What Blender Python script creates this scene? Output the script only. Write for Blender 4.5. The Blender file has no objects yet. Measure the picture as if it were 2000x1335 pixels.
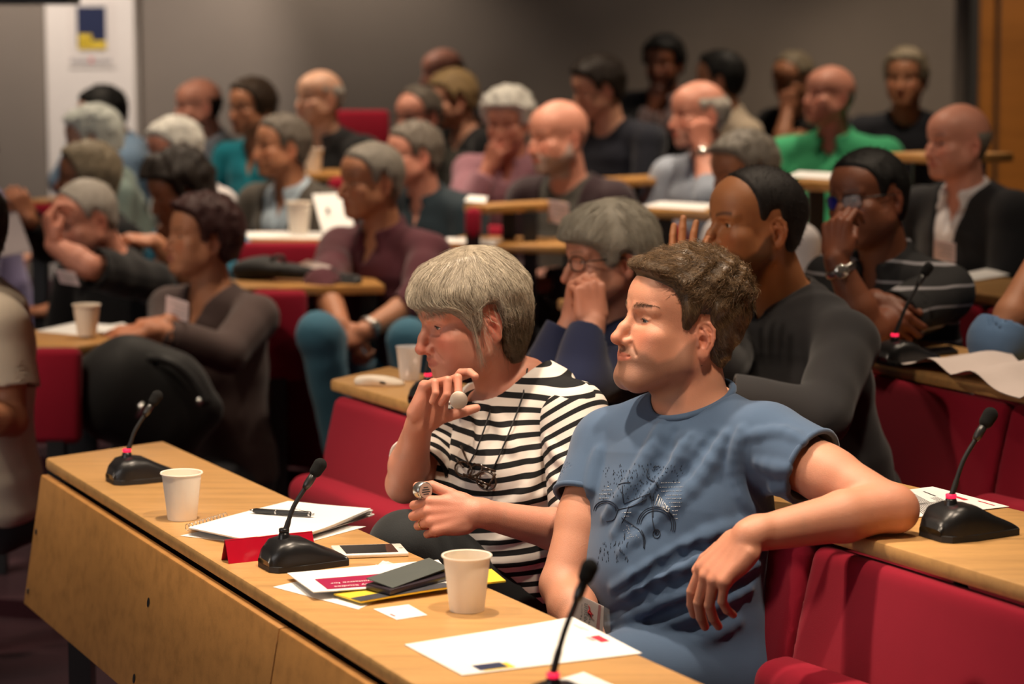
import bpy, bmesh, math, random
import numpy as np
from mathutils import Vector, Matrix
random.seed(5); RNG = np.random.default_rng(11)
SC = bpy.context.scene
COL = SC.collection
DEV = globals().get('DEV', {})
# ------------------------------------------------------------------ camera model (the photograph is 2000 x 1335)
FPX = 4722.0; PITCH = math.radians(7.0); CAMH = 1.68
_fw = np.array([0, math.cos(PITCH), -math.sin(PITCH)]); _up = np.array([0, math.sin(PITCH), math.cos(PITCH)]); _rt = np.array([1., 0, 0])
CAM = np.array([0, 0, CAMH])
def ray(u, v): return _fw + _rt*(u-1000)/FPX - _up*(v-667.5)/FPX
def W(u, v, d): return CAM + ray(u, v)*d                    # world point seen at (u, v), d metres along the view axis
def PZ(u, v, z):
    r = ray(u, v); return CAM + r*((z-CAMH)/r[2])           # world point seen at (u, v) on the height z
def nrm(v):
    v = np.asarray(v, float); return v/(np.linalg.norm(v)+1e-12)
# ------------------------------------------------------------------ object helpers
def link(o, parent=None):
    COL.objects.link(o)
    if parent is not None: o.parent = parent
    return o
def tag(o, label=None, cat=None, group=None, kind=None):
    for k, v in (('label', label), ('category', cat), ('group', group), ('kind', kind)):
        if v: o[k] = v
    return o
def empty(name, loc=(0, 0, 0), label=None, cat=None, group=None):
    o = bpy.data.objects.new(name, None); o.location = tuple(float(x) for x in loc); o.empty_display_size = .05
    link(o); tag(o, label, cat, group); return o
def np_mesh(name, V, Fs, mat=None, parent=None, smooth=True, mats=None, midx=None):
    """V (n,3) world coordinates; Fs int array (m,3|4) or list of lists. Child coordinates are stored relative to the parent's location."""
    V = np.asarray(V, np.float32)
    if parent is not None:
        p = parent; off = np.zeros(3)
        while p is not None: off = off+np.array(p.location); p = p.parent
        V = V-off.astype(np.float32)
    me = bpy.data.meshes.new(name)
    if isinstance(Fs, np.ndarray):
        m, k = Fs.shape
        me.vertices.add(len(V)); me.vertices.foreach_set('co', V.ravel())
        me.loops.add(m*k); me.loops.foreach_set('vertex_index', Fs.astype(np.int32).ravel())
        me.polygons.add(m); me.polygons.foreach_set('loop_start', np.arange(0, m*k, k, dtype=np.int32))
        me.update(calc_edges=True)
    else:
        me.from_pydata([tuple(map(float, v)) for v in V], [], [tuple(int(i) for i in f) for f in Fs]); me.update()
    if smooth: me.polygons.foreach_set('use_smooth', np.ones(len(me.polygons), bool))
    for mt in (mats or ([mat] if mat else [])): me.materials.append(mt)
    if midx is not None: me.polygons.foreach_set('material_index', np.asarray(midx, np.int32))
    o = bpy.data.objects.new(name, me); link(o, parent); return o
def set_attr(o, name, arr, kind='FLOAT'):
    arr = np.asarray(arr, np.float32)
    if kind == 'COLOR':
        if arr.shape[1] == 3: arr = np.concatenate([arr, np.ones((len(arr), 1), np.float32)], 1)
        a = o.data.attributes.new(name, 'FLOAT_COLOR', 'POINT'); a.data.foreach_set('color', arr.ravel())
    elif kind == 'VEC':
        a = o.data.attributes.new(name, 'FLOAT_VECTOR', 'POINT'); a.data.foreach_set('vector', arr.ravel())
    else:
        a = o.data.attributes.new(name, 'FLOAT', 'POINT'); a.data.foreach_set('value', arr.ravel())
class MB:
    """collects shapes, then links them as ONE mesh object"""
    def __init__(s): s.V = []; s.F = []; s.M = []
    def add(s, V, F, m=0):
        b = len(s.V); s.V += [np.asarray(v, float) for v in V]; s.F += [[b+i for i in f] for f in F]; s.M += [m]*len(F); return s
    def bm(s, bm, m=0, M=None):
        bm.verts.ensure_lookup_table(); bm.verts.index_update()
        V = [np.array((M @ v.co) if M else v.co) for v in bm.verts]
        s.add(V, [[v.index for v in f.verts] for f in bm.faces], m); bm.free(); return s
    def box(s, c, size, R=None, bev=0, seg=2, m=0):
        bm = bmesh.new(); bmesh.ops.create_cube(bm, size=1)
        for v in bm.verts: v.co = Vector((v.co.x*size[0], v.co.y*size[1], v.co.z*size[2]))
        if bev: bmesh.ops.bevel(bm, geom=bm.edges[:], offset=bev, segments=seg, profile=.5, affect='EDGES')
        R = np.eye(3) if R is None else np.asarray(R)
        M = Matrix([list(R[i])+[float(c[i])] for i in range(3)]+[[0, 0, 0, 1]])
        return s.bm(bm, m, M)
    def prism(s, poly, z0, z1, bev=0, m=0, seg=2):
        """poly: list of (x,y) counter-clockwise; vertical prism"""
        bm = bmesh.new(); n = len(poly)
        a = [bm.verts.new((p[0], p[1], z0)) for p in poly]; b = [bm.verts.new((p[0], p[1], z1)) for p in poly]
        bm.faces.new(a[::-1]); bm.faces.new(b)
        for i in range(n): bm.faces.new((a[i], a[(i+1) % n], b[(i+1) % n], b[i]))
        bmesh.ops.recalc_face_normals(bm, faces=bm.faces[:])
        if bev: bmesh.ops.bevel(bm, geom=bm.edges[:], offset=bev, segments=seg, profile=.5, affect='EDGES')
        return s.bm(bm, m)
    def hexa(s, b4, t4, bev=0, m=0, seg=2):
        """eight corners: bottom four and top four in the same order"""
        bm = bmesh.new()
        a = [bm.verts.new(tuple(p)) for p in b4]; b = [bm.verts.new(tuple(p)) for p in t4]; n = len(a)
        bm.faces.new(a[::-1]); bm.faces.new(b)
        for i in range(n): bm.faces.new((a[i], a[(i+1) % n], b[(i+1) % n], b[i]))
        bmesh.ops.recalc_face_normals(bm, faces=bm.faces[:])
        if bev: bmesh.ops.bevel(bm, geom=bm.edges[:], offset=bev, segments=seg, profile=.5, affect='EDGES')
        return s.bm(bm, m)
    def tube(s, pts, r, n=10, cap=True, m=0, closed=False):
        V, F = tube_geo(pts, r, n, cap, closed); return s.add(V, F, m)
    def lathe(s, prof, c, n=32, m=0, R=None):
        """prof: list of (r,z)"""
        V = []; F = []; c = np.asarray(c, float); R = np.eye(3) if R is None else np.asarray(R)
        for (r, z) in prof:
            for i in range(n):
                a = 2*math.pi*i/n; V.append(c+R@np.array((r*math.cos(a), r*math.sin(a), z)))
        for j in range(len(prof)-1):
            for i in range(n): F.append([j*n+i, j*n+(i+1) % n, (j+1)*n+(i+1) % n, (j+1)*n+i])
        return s.add(V, F, m)
    def quad_grid(s, fn, nu, nv, m=0):
        V = [fn(i/nu, j/nv) for j in range(nv+1) for i in range(nu+1)]; w = nu+1
        return s.add(V, [[j*w+i, j*w+i+1, (j+1)*w+i+1, (j+1)*w+i] for j in range(nv) for i in range(nu)], m)
    def build(s, name, mat, parent=None, smooth=False, mats=None):
        o = np_mesh(name, np.array(s.V), s.F, mat, parent, smooth, mats, s.M if mats else None)
        if not smooth:
            pass
        return o
def shade_auto(o, deg=35):
    me = o.data; me.polygons.foreach_set('use_smooth', np.ones(len(me.polygons), bool))
    bm = bmesh.new(); bm.from_mesh(me); lim = math.radians(deg)
    for e in bm.edges:
        if len(e.link_faces) == 2 and e.calc_face_angle(0) > lim: e.smooth = False
    bm.to_mesh(me); bm.free(); return o
def tube_geo(pts, r, n=10, cap=True, closed=False):
    pts = [np.asarray(p, float) for p in pts]; N = len(pts)
    rs = [r]*N if np.isscalar(r) else list(r)
    T = []
    for i in range(N):
        a = pts[(i-1) % N] if (closed or i > 0) else pts[i]; b = pts[(i+1) % N] if (closed or i < N-1) else pts[i]
        T.append(nrm(b-a))
    u = np.cross(T[0], (0, 0, 1)); u = nrm(u) if np.linalg.norm(u) > .1 else nrm(np.cross(T[0], (1, 0, 0)))
    V = []; F = []
    for i in range(N):
        u = nrm(u-T[i]*np.dot(u, T[i])); w = np.cross(T[i], u)
        for k in range(n):
            a = 2*math.pi*k/n; V.append(pts[i]+(u*math.cos(a)+w*math.sin(a))*rs[i])
    for i in range(N if closed else N-1):
        j = (i+1) % N
        for k in range(n): F.append([i*n+k, i*n+(k+1) % n, j*n+(k+1) % n, j*n+k])
    if cap and not closed:
        F.append(list(range(n))[::-1]); F.append([(N-1)*n+k for k in range(n)])
    return V, F
def bez(p0, p1, p2, p3, n):
    t = np.linspace(0, 1, n)[:, None]; p0, p1, p2, p3 = [np.asarray(p, float) for p in (p0, p1, p2, p3)]
    return (1-t)**3*p0+3*(1-t)**2*t*p1+3*(1-t)*t*t*p2+t**3*p3
def catmull(P, n=6):
    P = [np.asarray(p, float) for p in P]; out = []
    Q = [2*P[0]-P[1]]+P+[2*P[-1]-P[-2]]
    for i in range(1, len(Q)-2):
        for k in range(n):
            t = k/n; a, b, c, d = Q[i-1:i+3]
            out.append(.5*(2*b+(c-a)*t+(2*a-5*b+4*c-d)*t*t+(3*b-a-3*c+d)*t**3))
    out.append(P[-1]); return np.array(out)
# ------------------------------------------------------------------ materials
class NT:
    def __init__(s, name):
        s.m = bpy.data.materials.new(name); s.m.use_nodes = True; s.t = s.m.node_tree
        s.b = s.t.nodes['Principled BSDF']
    def n(s, typ, ins=None, **kw):
        x = s.t.nodes.new(typ)
        for k, v in kw.items(): setattr(x, k, v)
        for k, v in (ins or {}).items(): s.set(x, k, v)
        return x
    def set(s, x, k, v):
        if hasattr(v, 'is_linked') or hasattr(v, 'links'): s.t.links.new(v, x.inputs[k])
        else: x.inputs[k].default_value = v
    def B(s, **kw):
        for k, v in kw.items(): s.set(s.b, k.replace('_', ' '), v)
        return s
    def mix(s, f, a, b, typ='MIX'):
        x = s.n('ShaderNodeMix', data_type='RGBA', blend_type=typ); s.set(x, 0, f); s.set(x, 6, a); s.set(x, 7, b); return x.outputs[2]
    def ramp(s, f, pts):
        x = s.n('ShaderNodeValToRGB', {'Fac': f}); r = x.color_ramp
        while len(r.elements) < len(pts): r.elements.new(.5)
        for e, (p, c) in zip(r.elements, pts): e.position = p; e.color = c if len(c) == 4 else (*c, 1)
        return x.outputs[0]
    def math(s, op, a, b=0., c=None):
        x = s.n('ShaderNodeMath', operation=op); s.set(x, 0, a); s.set(x, 1, b)
        if c is not None: s.set(x, 2, c)
        return x.outputs[0]
    def coord(s, kind='Object'): return s.n('ShaderNodeTexCoord').outputs[kind]
    def noise(s, scale, detail=4, vec=None, rough=.5, out=0):
        x = s.n('ShaderNodeTexNoise', {'Scale': scale, 'Detail': detail, 'Roughness': rough, 'Vector': vec if vec is not None else s.coord()}); return x.outputs[out]
    def attr(s, name, out='Fac'):
        x = s.n('ShaderNodeAttribute', attribute_name=name); return x.outputs[out]
    def bump(s, h, strength=.3, dist=.002):
        s.t.links.new(s.n('ShaderNodeBump', {'Height': h, 'Strength': strength, 'Distance': dist}).outputs[0], s.b.inputs['Normal']); return s
def hexc(h, k=1.0):
    """sRGB hex -> linear"""
    c = [int(h[i:i+2], 16)/255 for i in (0, 2, 4)]
    return tuple(k*(x/12.92 if x <= .04045 else ((x+.055)/1.055)**2.4) for x in c)
def rgba(c): return (*c, 1.) if len(c) == 3 else tuple(c)
_MC = {}
def mat_fabric(name, col, rough=.85, var=.18, scale=900., bump=.25, sheen=.15, wv=None):
    if name in _MC: return _MC[name]
    t = NT(name); c = rgba(col)
    n1 = t.noise(7, 4); n2 = t.noise(scale, 2)
    dark = tuple(x*(1-var) for x in c[:3])+(1,); lite = tuple(min(1, x*(1+var)) for x in c[:3])+(1,)
    a = t.mix(n1, dark, lite); b = t.mix(t.math('MULTIPLY', n2, .5), a, dark)
    t.B(Base_Color=b, Roughness=rough, Sheen_Weight=sheen, Sheen_Roughness=.5); t.b.inputs['Specular IOR Level'].default_value = .25
    t.bump(n2, bump, .0008); _MC[name] = t.m; return t.m
def mat_plain(name, col, rough=.5, metal=0., spec=.5, var=.06, scale=60., bump=0, emit=None, es=1., coat=0.):
    if name in _MC: return _MC[name]
    t = NT(name); c = rgba(col); n1 = t.noise(scale, 3)
    t.B(Base_Color=t.mix(n1, tuple(x*(1-var) for x in c[:3])+(1,), tuple(min(1, x*(1+var)) for x in c[:3])+(1,)), Roughness=rough, Metallic=metal)
    t.b.inputs['Specular IOR Level'].default_value = spec; t.b.inputs['Coat Weight'].default_value = coat
    if bump: t.bump(n1, bump, .001)
    if emit: t.B(Emission_Color=rgba(emit), Emission_Strength=es)
    _MC[name] = t.m; return t.m
def mat_clear(name, tint=(.97, .96, .95), amount=.84, rough=.08):
    if name in _MC: return _MC[name]
    t = NT(name); tr = t.n('ShaderNodeBsdfTransparent', {'Color': rgba(tint)}); t.B(Base_Color=rgba(tint), Roughness=rough); fz = t.n('ShaderNodeLayerWeight', {'Blend': .35})
    mx = t.n('ShaderNodeMixShader', {0: t.math('MULTIPLY_ADD', fz.outputs[1], .5, 1-amount)}); t.t.links.new(tr.outputs[0], mx.inputs[1]); t.t.links.new(t.b.outputs[0], mx.inputs[2])
    t.t.links.new(mx.outputs[0], t.t.nodes['Material Output'].inputs[0]); _MC[name] = t.m; return t.m
# ------------------------------------------------------------------ signed distance modelling
def smin(a, b, k):
    if k <= 0: return np.minimum(a, b)
    h = np.clip(.5+.5*(b-a)/k, 0, 1); return b*(1-h)+a*h-k*h*(1-h)
def smax(a, b, k): return -smin(-a, -b, k)
class Frame:
    """local frame: columns of R are the local axes in the world; s = scale"""
    def __init__(s, c=(0, 0, 0), R=None, sc=1.0):
        s.c = np.asarray(c, float); s.R = np.eye(3) if R is None else np.asarray(R, float); s.s = sc
    def w(s, p): return s.c+s.s*(s.R@np.asarray(p, float))
    def wd(s, v): return s.R@np.asarray(v, float)
    def loc(s, P): return ((P-s.c.astype(P.dtype))@s.R.astype(P.dtype))/s.s
def f_ell(fr, c, r, R2=None):
    c = np.asarray(c, np.float32); r = np.asarray(r, np.float32); M = None if R2 is None else np.asarray(R2, np.float32)
    def fn(P):
        q = fr.loc(P).astype(np.float32)-c
        if M is not None: q = q@M
        k0 = np.sqrt(((q/r)**2).sum(-1)); k1 = np.sqrt(((q/r**2)**2).sum(-1))+1e-9
        return k0*(k0-1)/k1*fr.s
    o = fr.w(c); R = float(max(r))*fr.s
    if M is None:
        e = (np.abs(fr.R)@np.abs(r))*fr.s; return fn, o-e, o+e
    return fn, o-R, o+R
def f_cap(fr, a, b, ra, rb, flat=None):
    """tapered capsule; flat=(axis, k): squash along the world/local axis by k"""
    A = fr.w(a).astype(np.float32); Bp = fr.w(b).astype(np.float32); ab = Bp-A; L2 = float(ab@ab)+1e-12; ra *= fr.s; rb *= fr.s
    fx = None
    if flat is not None: fx = nrm(fr.wd(flat[0])).astype(np.float32); fk = flat[1]
    def fn(P):
        q = P-A; t = np.clip(q@ab/L2, 0, 1); v = q-t[..., None]*ab
        if fx is not None:
            c = v@fx; v = v+(c*(1/fk-1))[..., None]*fx
            d = np.sqrt((v*v).sum(-1))-(ra+(rb-ra)*t); return d*(fk if fk < 1 else 1)
        return np.sqrt((v*v).sum(-1))-(ra+(rb-ra)*t)
    m = max(ra, rb)*(max(1, flat[1]) if flat else 1)
    return fn, np.minimum(A, Bp)-m, np.maximum(A, Bp)+m
def f_box(fr, c, h, rd, R2=None):
    c = np.asarray(c, np.float32); h = np.asarray(h, np.float32)-rd
    def fn(P):
        q = fr.loc(P).astype(np.float32)-c
        if R2 is not None: q = q@np.asarray(R2, np.float32)
        q = np.abs(q)-h
        return (np.sqrt((np.maximum(q, 0)**2).sum(-1))+np.minimum(q.max(-1), 0)-rd)*fr.s
    o = fr.w(c); R = float(np.linalg.norm(h+rd))*fr.s
    return fn, o-R, o+R
def f_segments(st, lat):
    """the loft as one primitive per segment, so that far points skip most of them"""
    n = len(st); out = []
    for i in range(n-1):
        (c0, w0, d0), (c1, w1, d1) = [(np.asarray(s[0], np.float32), s[1], s[2]) for s in st[i:i+2]]
        ax = c1-c0; L = float(np.linalg.norm(ax)); ax = ax/L; lv = nrm(lat); lv = nrm(lv-ax*float(lv@ax)).astype(np.float32); fv = np.cross(ax, lv).astype(np.float32); ez = .6 if i in (0, n-2) else 1.
        def fn(P, c0=c0, ax=ax, L=L, lv=lv, fv=fv, w0=w0, w1=w1, d0=d0, d1=d1, ez=ez):
            q = P-c0; z = q@ax; t = np.clip(z/L, 0, 1); z = z-t*L; x = q@lv; y = q@fv; w = w0+(w1-w0)*t; dd = d0+(d1-d0)*t; iw = 1/w; idd = 1/dd; iz = 1/(dd*ez)
            a = (x*iw)**2; b = (y*idd)**2; c = (z*iz)**2; k0 = np.sqrt(a+b+c); k1 = np.sqrt(a*iw*iw+b*idd*idd+c*iz*iz)+1e-9
            return k0*(k0-1)/k1
        m = max(w0, w1, d0, d1); e0 = np.abs(lv)*max(w0, w1)+np.abs(fv)*max(d0, d1)+np.abs(ax)*max(d0, d1)
        out.append((fn, np.minimum(c0, c1)-e0, np.maximum(c0, c1)+e0))
    return out
class Sdf:
    def __init__(s): s.ops = []
    def add(s, f, k=.006): s.ops.append(('+', f[0], f[1], f[2], k)); return s
    def sub(s, f, k=.004): s.ops.append(('-', f[0], f[1], f[2], k)); return s
    def inter(s, fn, k=.003): s.ops.append(('i', fn, None, None, k)); return s       # keep where fn<0
    def mod(s, fn, lo, hi): s.ops.append(('m', fn, np.asarray(lo), np.asarray(hi), 0)); return s
    def bounds(s):
        L = [o[1+1] for o in s.ops if o[0] == '+']; H = [o[3] for o in s.ops if o[0] == '+']
        return np.min(L, 0), np.max(H, 0)
    def ev(s, P, pad=.03, groups=None):
        """P (nb, m, 3) blocks or (n,3)"""
        flat = P.ndim == 2
        if flat: P = P[:, None, :]
        P = P.astype(np.float32); blo = P.min(1); bhi = P.max(1)
        d = np.full(P.shape[:2], .08, np.float32)
        for (m, fn, lo, hi, k) in s.ops:
            if lo is None: idx = slice(None); Q = P
            else:
                e = pad+k
                idx = np.nonzero(((bhi > lo-e) & (blo < hi+e)).all(1))[0]
                if len(idx) == 0: continue
                Q = P[idx]
            if m == 'm': d[idx] = fn(d[idx], Q); continue
            v = fn(Q)
            if m == '+': d[idx] = smin(d[idx], v, k)
            elif m == '-': d[idx] = smax(d[idx], -v, k)
            else: d[idx] = smax(d[idx], v, k)
        return d[:, 0] if flat else d
    def grad(s, P, e=.0015):
        g = np.stack([s.ev(P+np.eye(3)[i]*e)-s.ev(P-np.eye(3)[i]*e) for i in range(3)], 1); return g/(np.linalg.norm(g, axis=1, keepdims=True)+1e-9)
    def mesh(s, h, region=None):
        lo, hi = s.bounds() if region is None else region
        lo = np.asarray(lo)-2*h; hi = np.asarray(hi)+2*h; B = 8; bs = B*h
        nb = np.ceil((hi-lo)/bs).astype(int)
        G = np.stack(np.meshgrid(*[np.arange(n) for n in nb], indexing='ij'), -1).reshape(-1, 3)
        cen = lo+(G+.5)*bs
        d = s.ev(cen, pad=.02+bs)
        act = np.abs(d) < bs*1.05+.007
        G = G[act]
        if len(G) == 0: return np.zeros((0, 3)), np.zeros((0, 4), int)
        loc = np.stack(np.meshgrid(*[np.arange(B+1)]*3, indexing='ij'), -1).reshape(-1, 3)
        def evb(G):
            vals = np.empty((len(G), (B+1)**3), np.float32)
            for i in range(0, len(G), 2500):
                g = G[i:i+2500]; P = (lo+(g[:, None, :]*B+loc[None])*h).astype(np.float32)
                vals[i:i+2500] = s.ev(P, pad=.013)
            keep = (vals.min(1) < 0) & (vals.max(1) > 0); return G[keep], vals[keep].reshape(-1, B+1, B+1, B+1)
        seen = set(map(tuple, G.tolist())); G, vals = evb(G)
        nG, nv = G, vals
        for it in range(4):                                   # follow the surface into blocks the coarse pass missed
            new = set()
            for ax in range(3):
                for sd in (0, B):
                    f = np.take(nv, sd, axis=ax+1).reshape(len(nv), -1); cr = (f.min(1) < 0) & (f.max(1) > 0)
                    q = nG[cr].copy(); q[:, ax] += 1 if sd else -1; new.update(map(tuple, q.tolist()))
            new = [q for q in new if q not in seen and all(0 <= q[i] < nb[i] for i in range(3))]
            if not new: break
            seen.update(new); nG, nv = evb(np.array(new))
            if len(nG) == 0: break
            G = np.concatenate([G, nG]); vals = np.concatenate([vals, nv])
        if len(G) == 0: return np.zeros((0, 3), np.float32), np.zeros((0, 4), int)
        ins = vals < 0
        # cells
        c8 = [vals[:, a:a+B, b:b+B, c:c+B] for a in (0, 1) for b in (0, 1) for c in (0, 1)]
        mn = np.minimum.reduce(c8); mx = np.maximum.reduce(c8); cell = (mn < 0) & (mx >= 0)
        bi, ci, cj, ck = np.nonzero(cell)
        V8 = np.stack([vals[bi, ci+a, cj+b, ck+c] for a in (0, 1) for b in (0, 1) for c in (0, 1)], 1)
        cor = np.array([(a, b, c) for a in (0, 1) for b in (0, 1) for c in (0, 1)], np.float32)
        acc = np.zeros((len(bi), 3), np.float32); cnt = np.zeros(len(bi), np.float32)
        for e0 in range(8):
            for ax in (4, 2, 1):
                e1 = e0 | ax
                if e1 == e0: continue
                a, b = V8[:, e0], V8[:, e1]; cr = (a < 0) != (b < 0)
                t = np.where(cr, a/np.where(cr, a-b, 1), 0)
                acc += np.where(cr[:, None], cor[e0]+t[:, None]*(cor[e1]-cor[e0]), 0); cnt += cr
        gc = np.stack([G[bi, 0]*B+ci, G[bi, 1]*B+cj, G[bi, 2]*B+ck], 1).astype(np.int64)
        verts = lo+(gc+acc/np.maximum(cnt, 1)[:, None])*h
        N1, N2 = int(nb[1]*B+2), int(nb[2]*B+2)
        key = ((gc[:, 0]+1)*N1+(gc[:, 1]+1))*N2+gc[:, 2]+1
        order = np.argsort(key); ks = key[order]
        def look(i, j, k):
            q = ((i+1)*N1+(j+1))*N2+k+1; p = np.searchsorted(ks, q); p = np.minimum(p, len(ks)-1)
            return np.where(ks[p] == q, order[p], -1)
        quads = []
        for ax in range(3):
            s0 = ins[:, :B, :B, :B]
            s1 = [ins[:, 1:, :B, :B], ins[:, :B, 1:, :B], ins[:, :B, :B, 1:]][ax]
            eb, i, j, k = np.nonzero(s0 != s1); up = s0[eb, i, j, k]
            I, J, K = G[eb, 0]*B+i, G[eb, 1]*B+j, G[eb, 2]*B+k
            if ax == 0: q = [look(I, J-1, K-1), look(I, J, K-1), look(I, J, K), look(I, J-1, K)]
            elif ax == 1: q = [look(I-1, J, K-1), look(I-1, J, K), look(I, J, K), look(I, J, K-1)]
            else: q = [look(I-1, J-1, K), look(I, J-1, K), look(I, J, K), look(I-1, J, K)]
            q = np.stack(q, 1); ok = (q >= 0).all(1); q = q[ok]; up = up[ok]
            q[~up] = q[~up][:, ::-1]; quads.append(q)
        F = np.concatenate(quads) if quads else np.zeros((0, 4), int)
        return verts.astype(np.float32), F
def vnoise(P, sc, seed=0):
    """cheap smooth 3-D noise in -1..1"""
    r = np.random.default_rng(seed); out = 0
    for i in range(5):
        a = r.normal(size=3); a = a/np.linalg.norm(a)*sc*(1+.6*r.random()); ph = r.random()*6.28
        b = r.normal(size=3); b = b/np.linalg.norm(b)*sc*.7; ph2 = r.random()*6.28
        out = out+np.sin(P@a.astype(np.float32)+ph+1.2*np.sin(P@b.astype(np.float32)+ph2))
    return out/3.2
def join_parts(parts):
    V = []; F = []; b = 0
    for v, f in parts: V.append(v); F.append(f+b); b += len(v)
    return np.concatenate(V), np.concatenate(F)
# ------------------------------------------------------------------ people: heads, hands, bodies, hair, clothes
HD = dict(jaw=1., nose=1., nosew=1., chin=1., cheek=1., smile=0., lips=1., brow=1., eye=1., fat=0., mouth=0., age=0., ear=1., fine=True, lid=0.)
def head_ops(S, fr, P):
    g = lambda k: P.get(k, HD[k])
    j, ft = g('jaw'), g('fat')
    E = lambda c, r, k=.01, R2=None: S.add(f_ell(fr, c, r, R2), k*fr.s)
    C = lambda a, b, ra, rb, k=.008: S.add(f_cap(fr, a, b, ra, rb), k*fr.s)
    E((0, -.012, .030), (.076, .097, .086)); E((0, -.035, .020), (.075, .074, .075), .02)
    E((0, .042, .040), (.063, .050, .052), .02)
    E((0, .033, -.035), ((.060+ft)*(.7+.3*j), .058, .078), .02)
    E((0, .060, -.070), (.036+.5*ft, .035, .036), .015)
    E((0, .069, -.101), (.021*j, .0225*g('chin'), .0165), .016)
    for sx in (-1, 1):
        C((sx*(.052*j+ft), .004, -.058), (sx*.021*j, .064, -.099), .019+ft, .017, .018)
        C((sx*(.056+ft*.6), -.005, -.02), (sx*(.052*j+ft), .004, -.058), .017, .018, .02)
        E((sx*.043, .056, -.026), (.024*g('cheek')+ft, .023, .019), .018)
        E((sx*.034, .052, -.055), (.022+ft, .024+ft*.5, .024), .025); E((sx*(.044*(.5+.5*j)+ft), .026, -.055), (.020, .034, .030), .025)
    E((0, .028, -.088), (.042*j+ft, .048, .026+ft), .02)
    # brow, sockets
    for sx in (-1, 1):
        C((sx*.012, .081, .017), (sx*.045, .066, .019), .0105*g('brow'), .010, .010)
        S.sub(f_ell(fr, (sx*.031, .095, -.001), (.021, .0185, .0125)), .009*fr.s)
        S.sub(f_ell(fr, (sx*.020, .100, -.004), (.010, .014, .012)), .009*fr.s)
    # nose
    n = g('nose'); w = g('nosew')
    tip = (0, .083+.0225*n, -.039)
    C((0, .078, .012), (0, .084+.0125*n, -.020), .0078*w, .0090*w, .010)
    C((0, .084+.0125*n, -.020), tip, .0090*w, .0108*w, .007)
    C(tip, (0, .090, -.050), .0075*w, .0065, .006)
    for sx in (-1, 1):
        E((sx*.0120*w, .0875+.009*(n-1), -.0425), (.0085*w, .0125, .0088), .007)
    if g('fine'):
        for sx in (-1, 1): S.sub(f_ell(fr, (sx*.0068*w, .0950+.014*(n-1), -.0515), (.0036, .0058, .0033)), .003*fr.s)
    # mouth
    sm = g('smile'); L = g('lips'); mo = g('mouth')
    zc = -.0685
    cor = lambda sx: (sx*(.0245+.003*sm), .0755-.001*sm, zc+.005*sm)
    for sx in (-1, 1):
        c = cor(sx); C((sx*.005, .0925, zc+.0056*L+mo*.3), (c[0]*.92, c[1]+.007, c[2]+.0012), .0060*L, .0035, .005)
        C((0, .0915, zc-.0068*L-mo), (c[0]*.85, c[1]+.008, c[2]-.003), .0070*L, .0035, .005)
    if g('fine'):
        for sx in (-1, 1):
            c = cor(sx); S.sub(f_cap(fr, (0, .1005, zc-mo*.4), (c[0]*.55, .0965, zc-.0005-mo*.3+.001*sm), .0014+mo*.5, .0014+mo*.4), .003*fr.s)
            S.sub(f_cap(fr, (c[0]*.55, .0965, zc-.0005+.001*sm), (c[0]*.98, c[1]+.0095, c[2]), .0013, .0008), .003*fr.s)
            # nose-to-mouth crease
            a = (.0009+.0003*sm+.0008*g('age'))*P.get('crease', 1.)
            S.sub(f_cap(fr, (sx*.021, .0895, -.044), (sx*.034, .0825, -.063+.003*sm), a, a), .010*fr.s)
            if g('age') > .3:
                S.sub(f_cap(fr, (sx*.019, .0865, -.0135), (sx*.036, .0775, -.016), .0008, .0008), .008*fr.s)
    # eyelids
    for sx in (-1, 1):
        ec = np.array((sx*.0315, .0665, 0.))
        E(ec, (.0140, .0140, .0138), .003)
        ey = g('eye')
        if g('fine'):
            S.sub(f_ell(fr, ec+(0, .0125, -.0008-.001*g('lid')), (.0122, .0075, .0044*ey)), .0012*fr.s)
            S.add(f_cap(fr, ec+(-sx*.010, .0095, .0045*ey+.0012), ec+(sx*.011, .0075, .0035*ey), .0020, .0022), .003*fr.s)
    ear_ops(S, fr, g('ear'), g('fine'))
def ear_ops(S, fr, es, fine, only=None):
    for sx in (-1, 1):
        if only and sx != only: continue
        a = math.radians(24)*sx
        R = np.array([[math.cos(a), -math.sin(a), 0], [math.sin(a), math.cos(a), 0], [0, 0, 1]])
        t = math.radians(-10); Rt = np.array([[1, 0, 0], [0, math.cos(t), -math.sin(t)], [0, math.sin(t), math.cos(t)]])
        ef = Frame(fr.w((sx*.0765, -.016, -.016)), fr.R@R@Rt, fr.s*es)
        S.add(f_ell(ef, (0, -.003, .001), (.0042, .0145, .0255)), .005*fr.s)
        S.add(f_ell(ef, (0, -.001, -.023), (.0042, .0085, .009)), .004*fr.s)
        if not fine: continue
        hx = [(.004, .007, -.003), (.003, .0125, .010), (.002, .010, .023), (.001, .001, .0295), (.001, -.010, .0275), (.001, -.0175, .017), (.001, -.0175, .003), (.001, -.0135, -.009), (.001, -.0075, -.019)]
        for i in range(len(hx)-1):
            p, q = hx[i], hx[i+1]; S.add(f_cap(ef, (sx*p[0], p[1], p[2]), (sx*q[0], q[1], q[2]), .0031, .0031), .0016*fr.s)
        S.sub(f_ell(ef, (sx*.0045, .001, -.003), (.0062, .0072, .0105)), .002*fr.s)
        S.sub(f_cap(ef, (sx*.0045, .004, .018), (sx*.0045, -.0115, .012), .0032, .0032), .002*fr.s)
        an = [(.002, -.006, -.013), (.003, -.0095, -.003), (.003, -.008, .008), (.0025, -.002, .017)]
        for i in range(3):
            p, q = an[i], an[i+1]; S.add(f_cap(ef, (sx*p[0], p[1], p[2]), (sx*q[0], q[1], q[2]), .0027, .0025), .002*fr.s)
        S.add(f_ell(ef, (sx*.002, .0085, -.007), (.0035, .0035, .0060)), .0025*fr.s)
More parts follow.
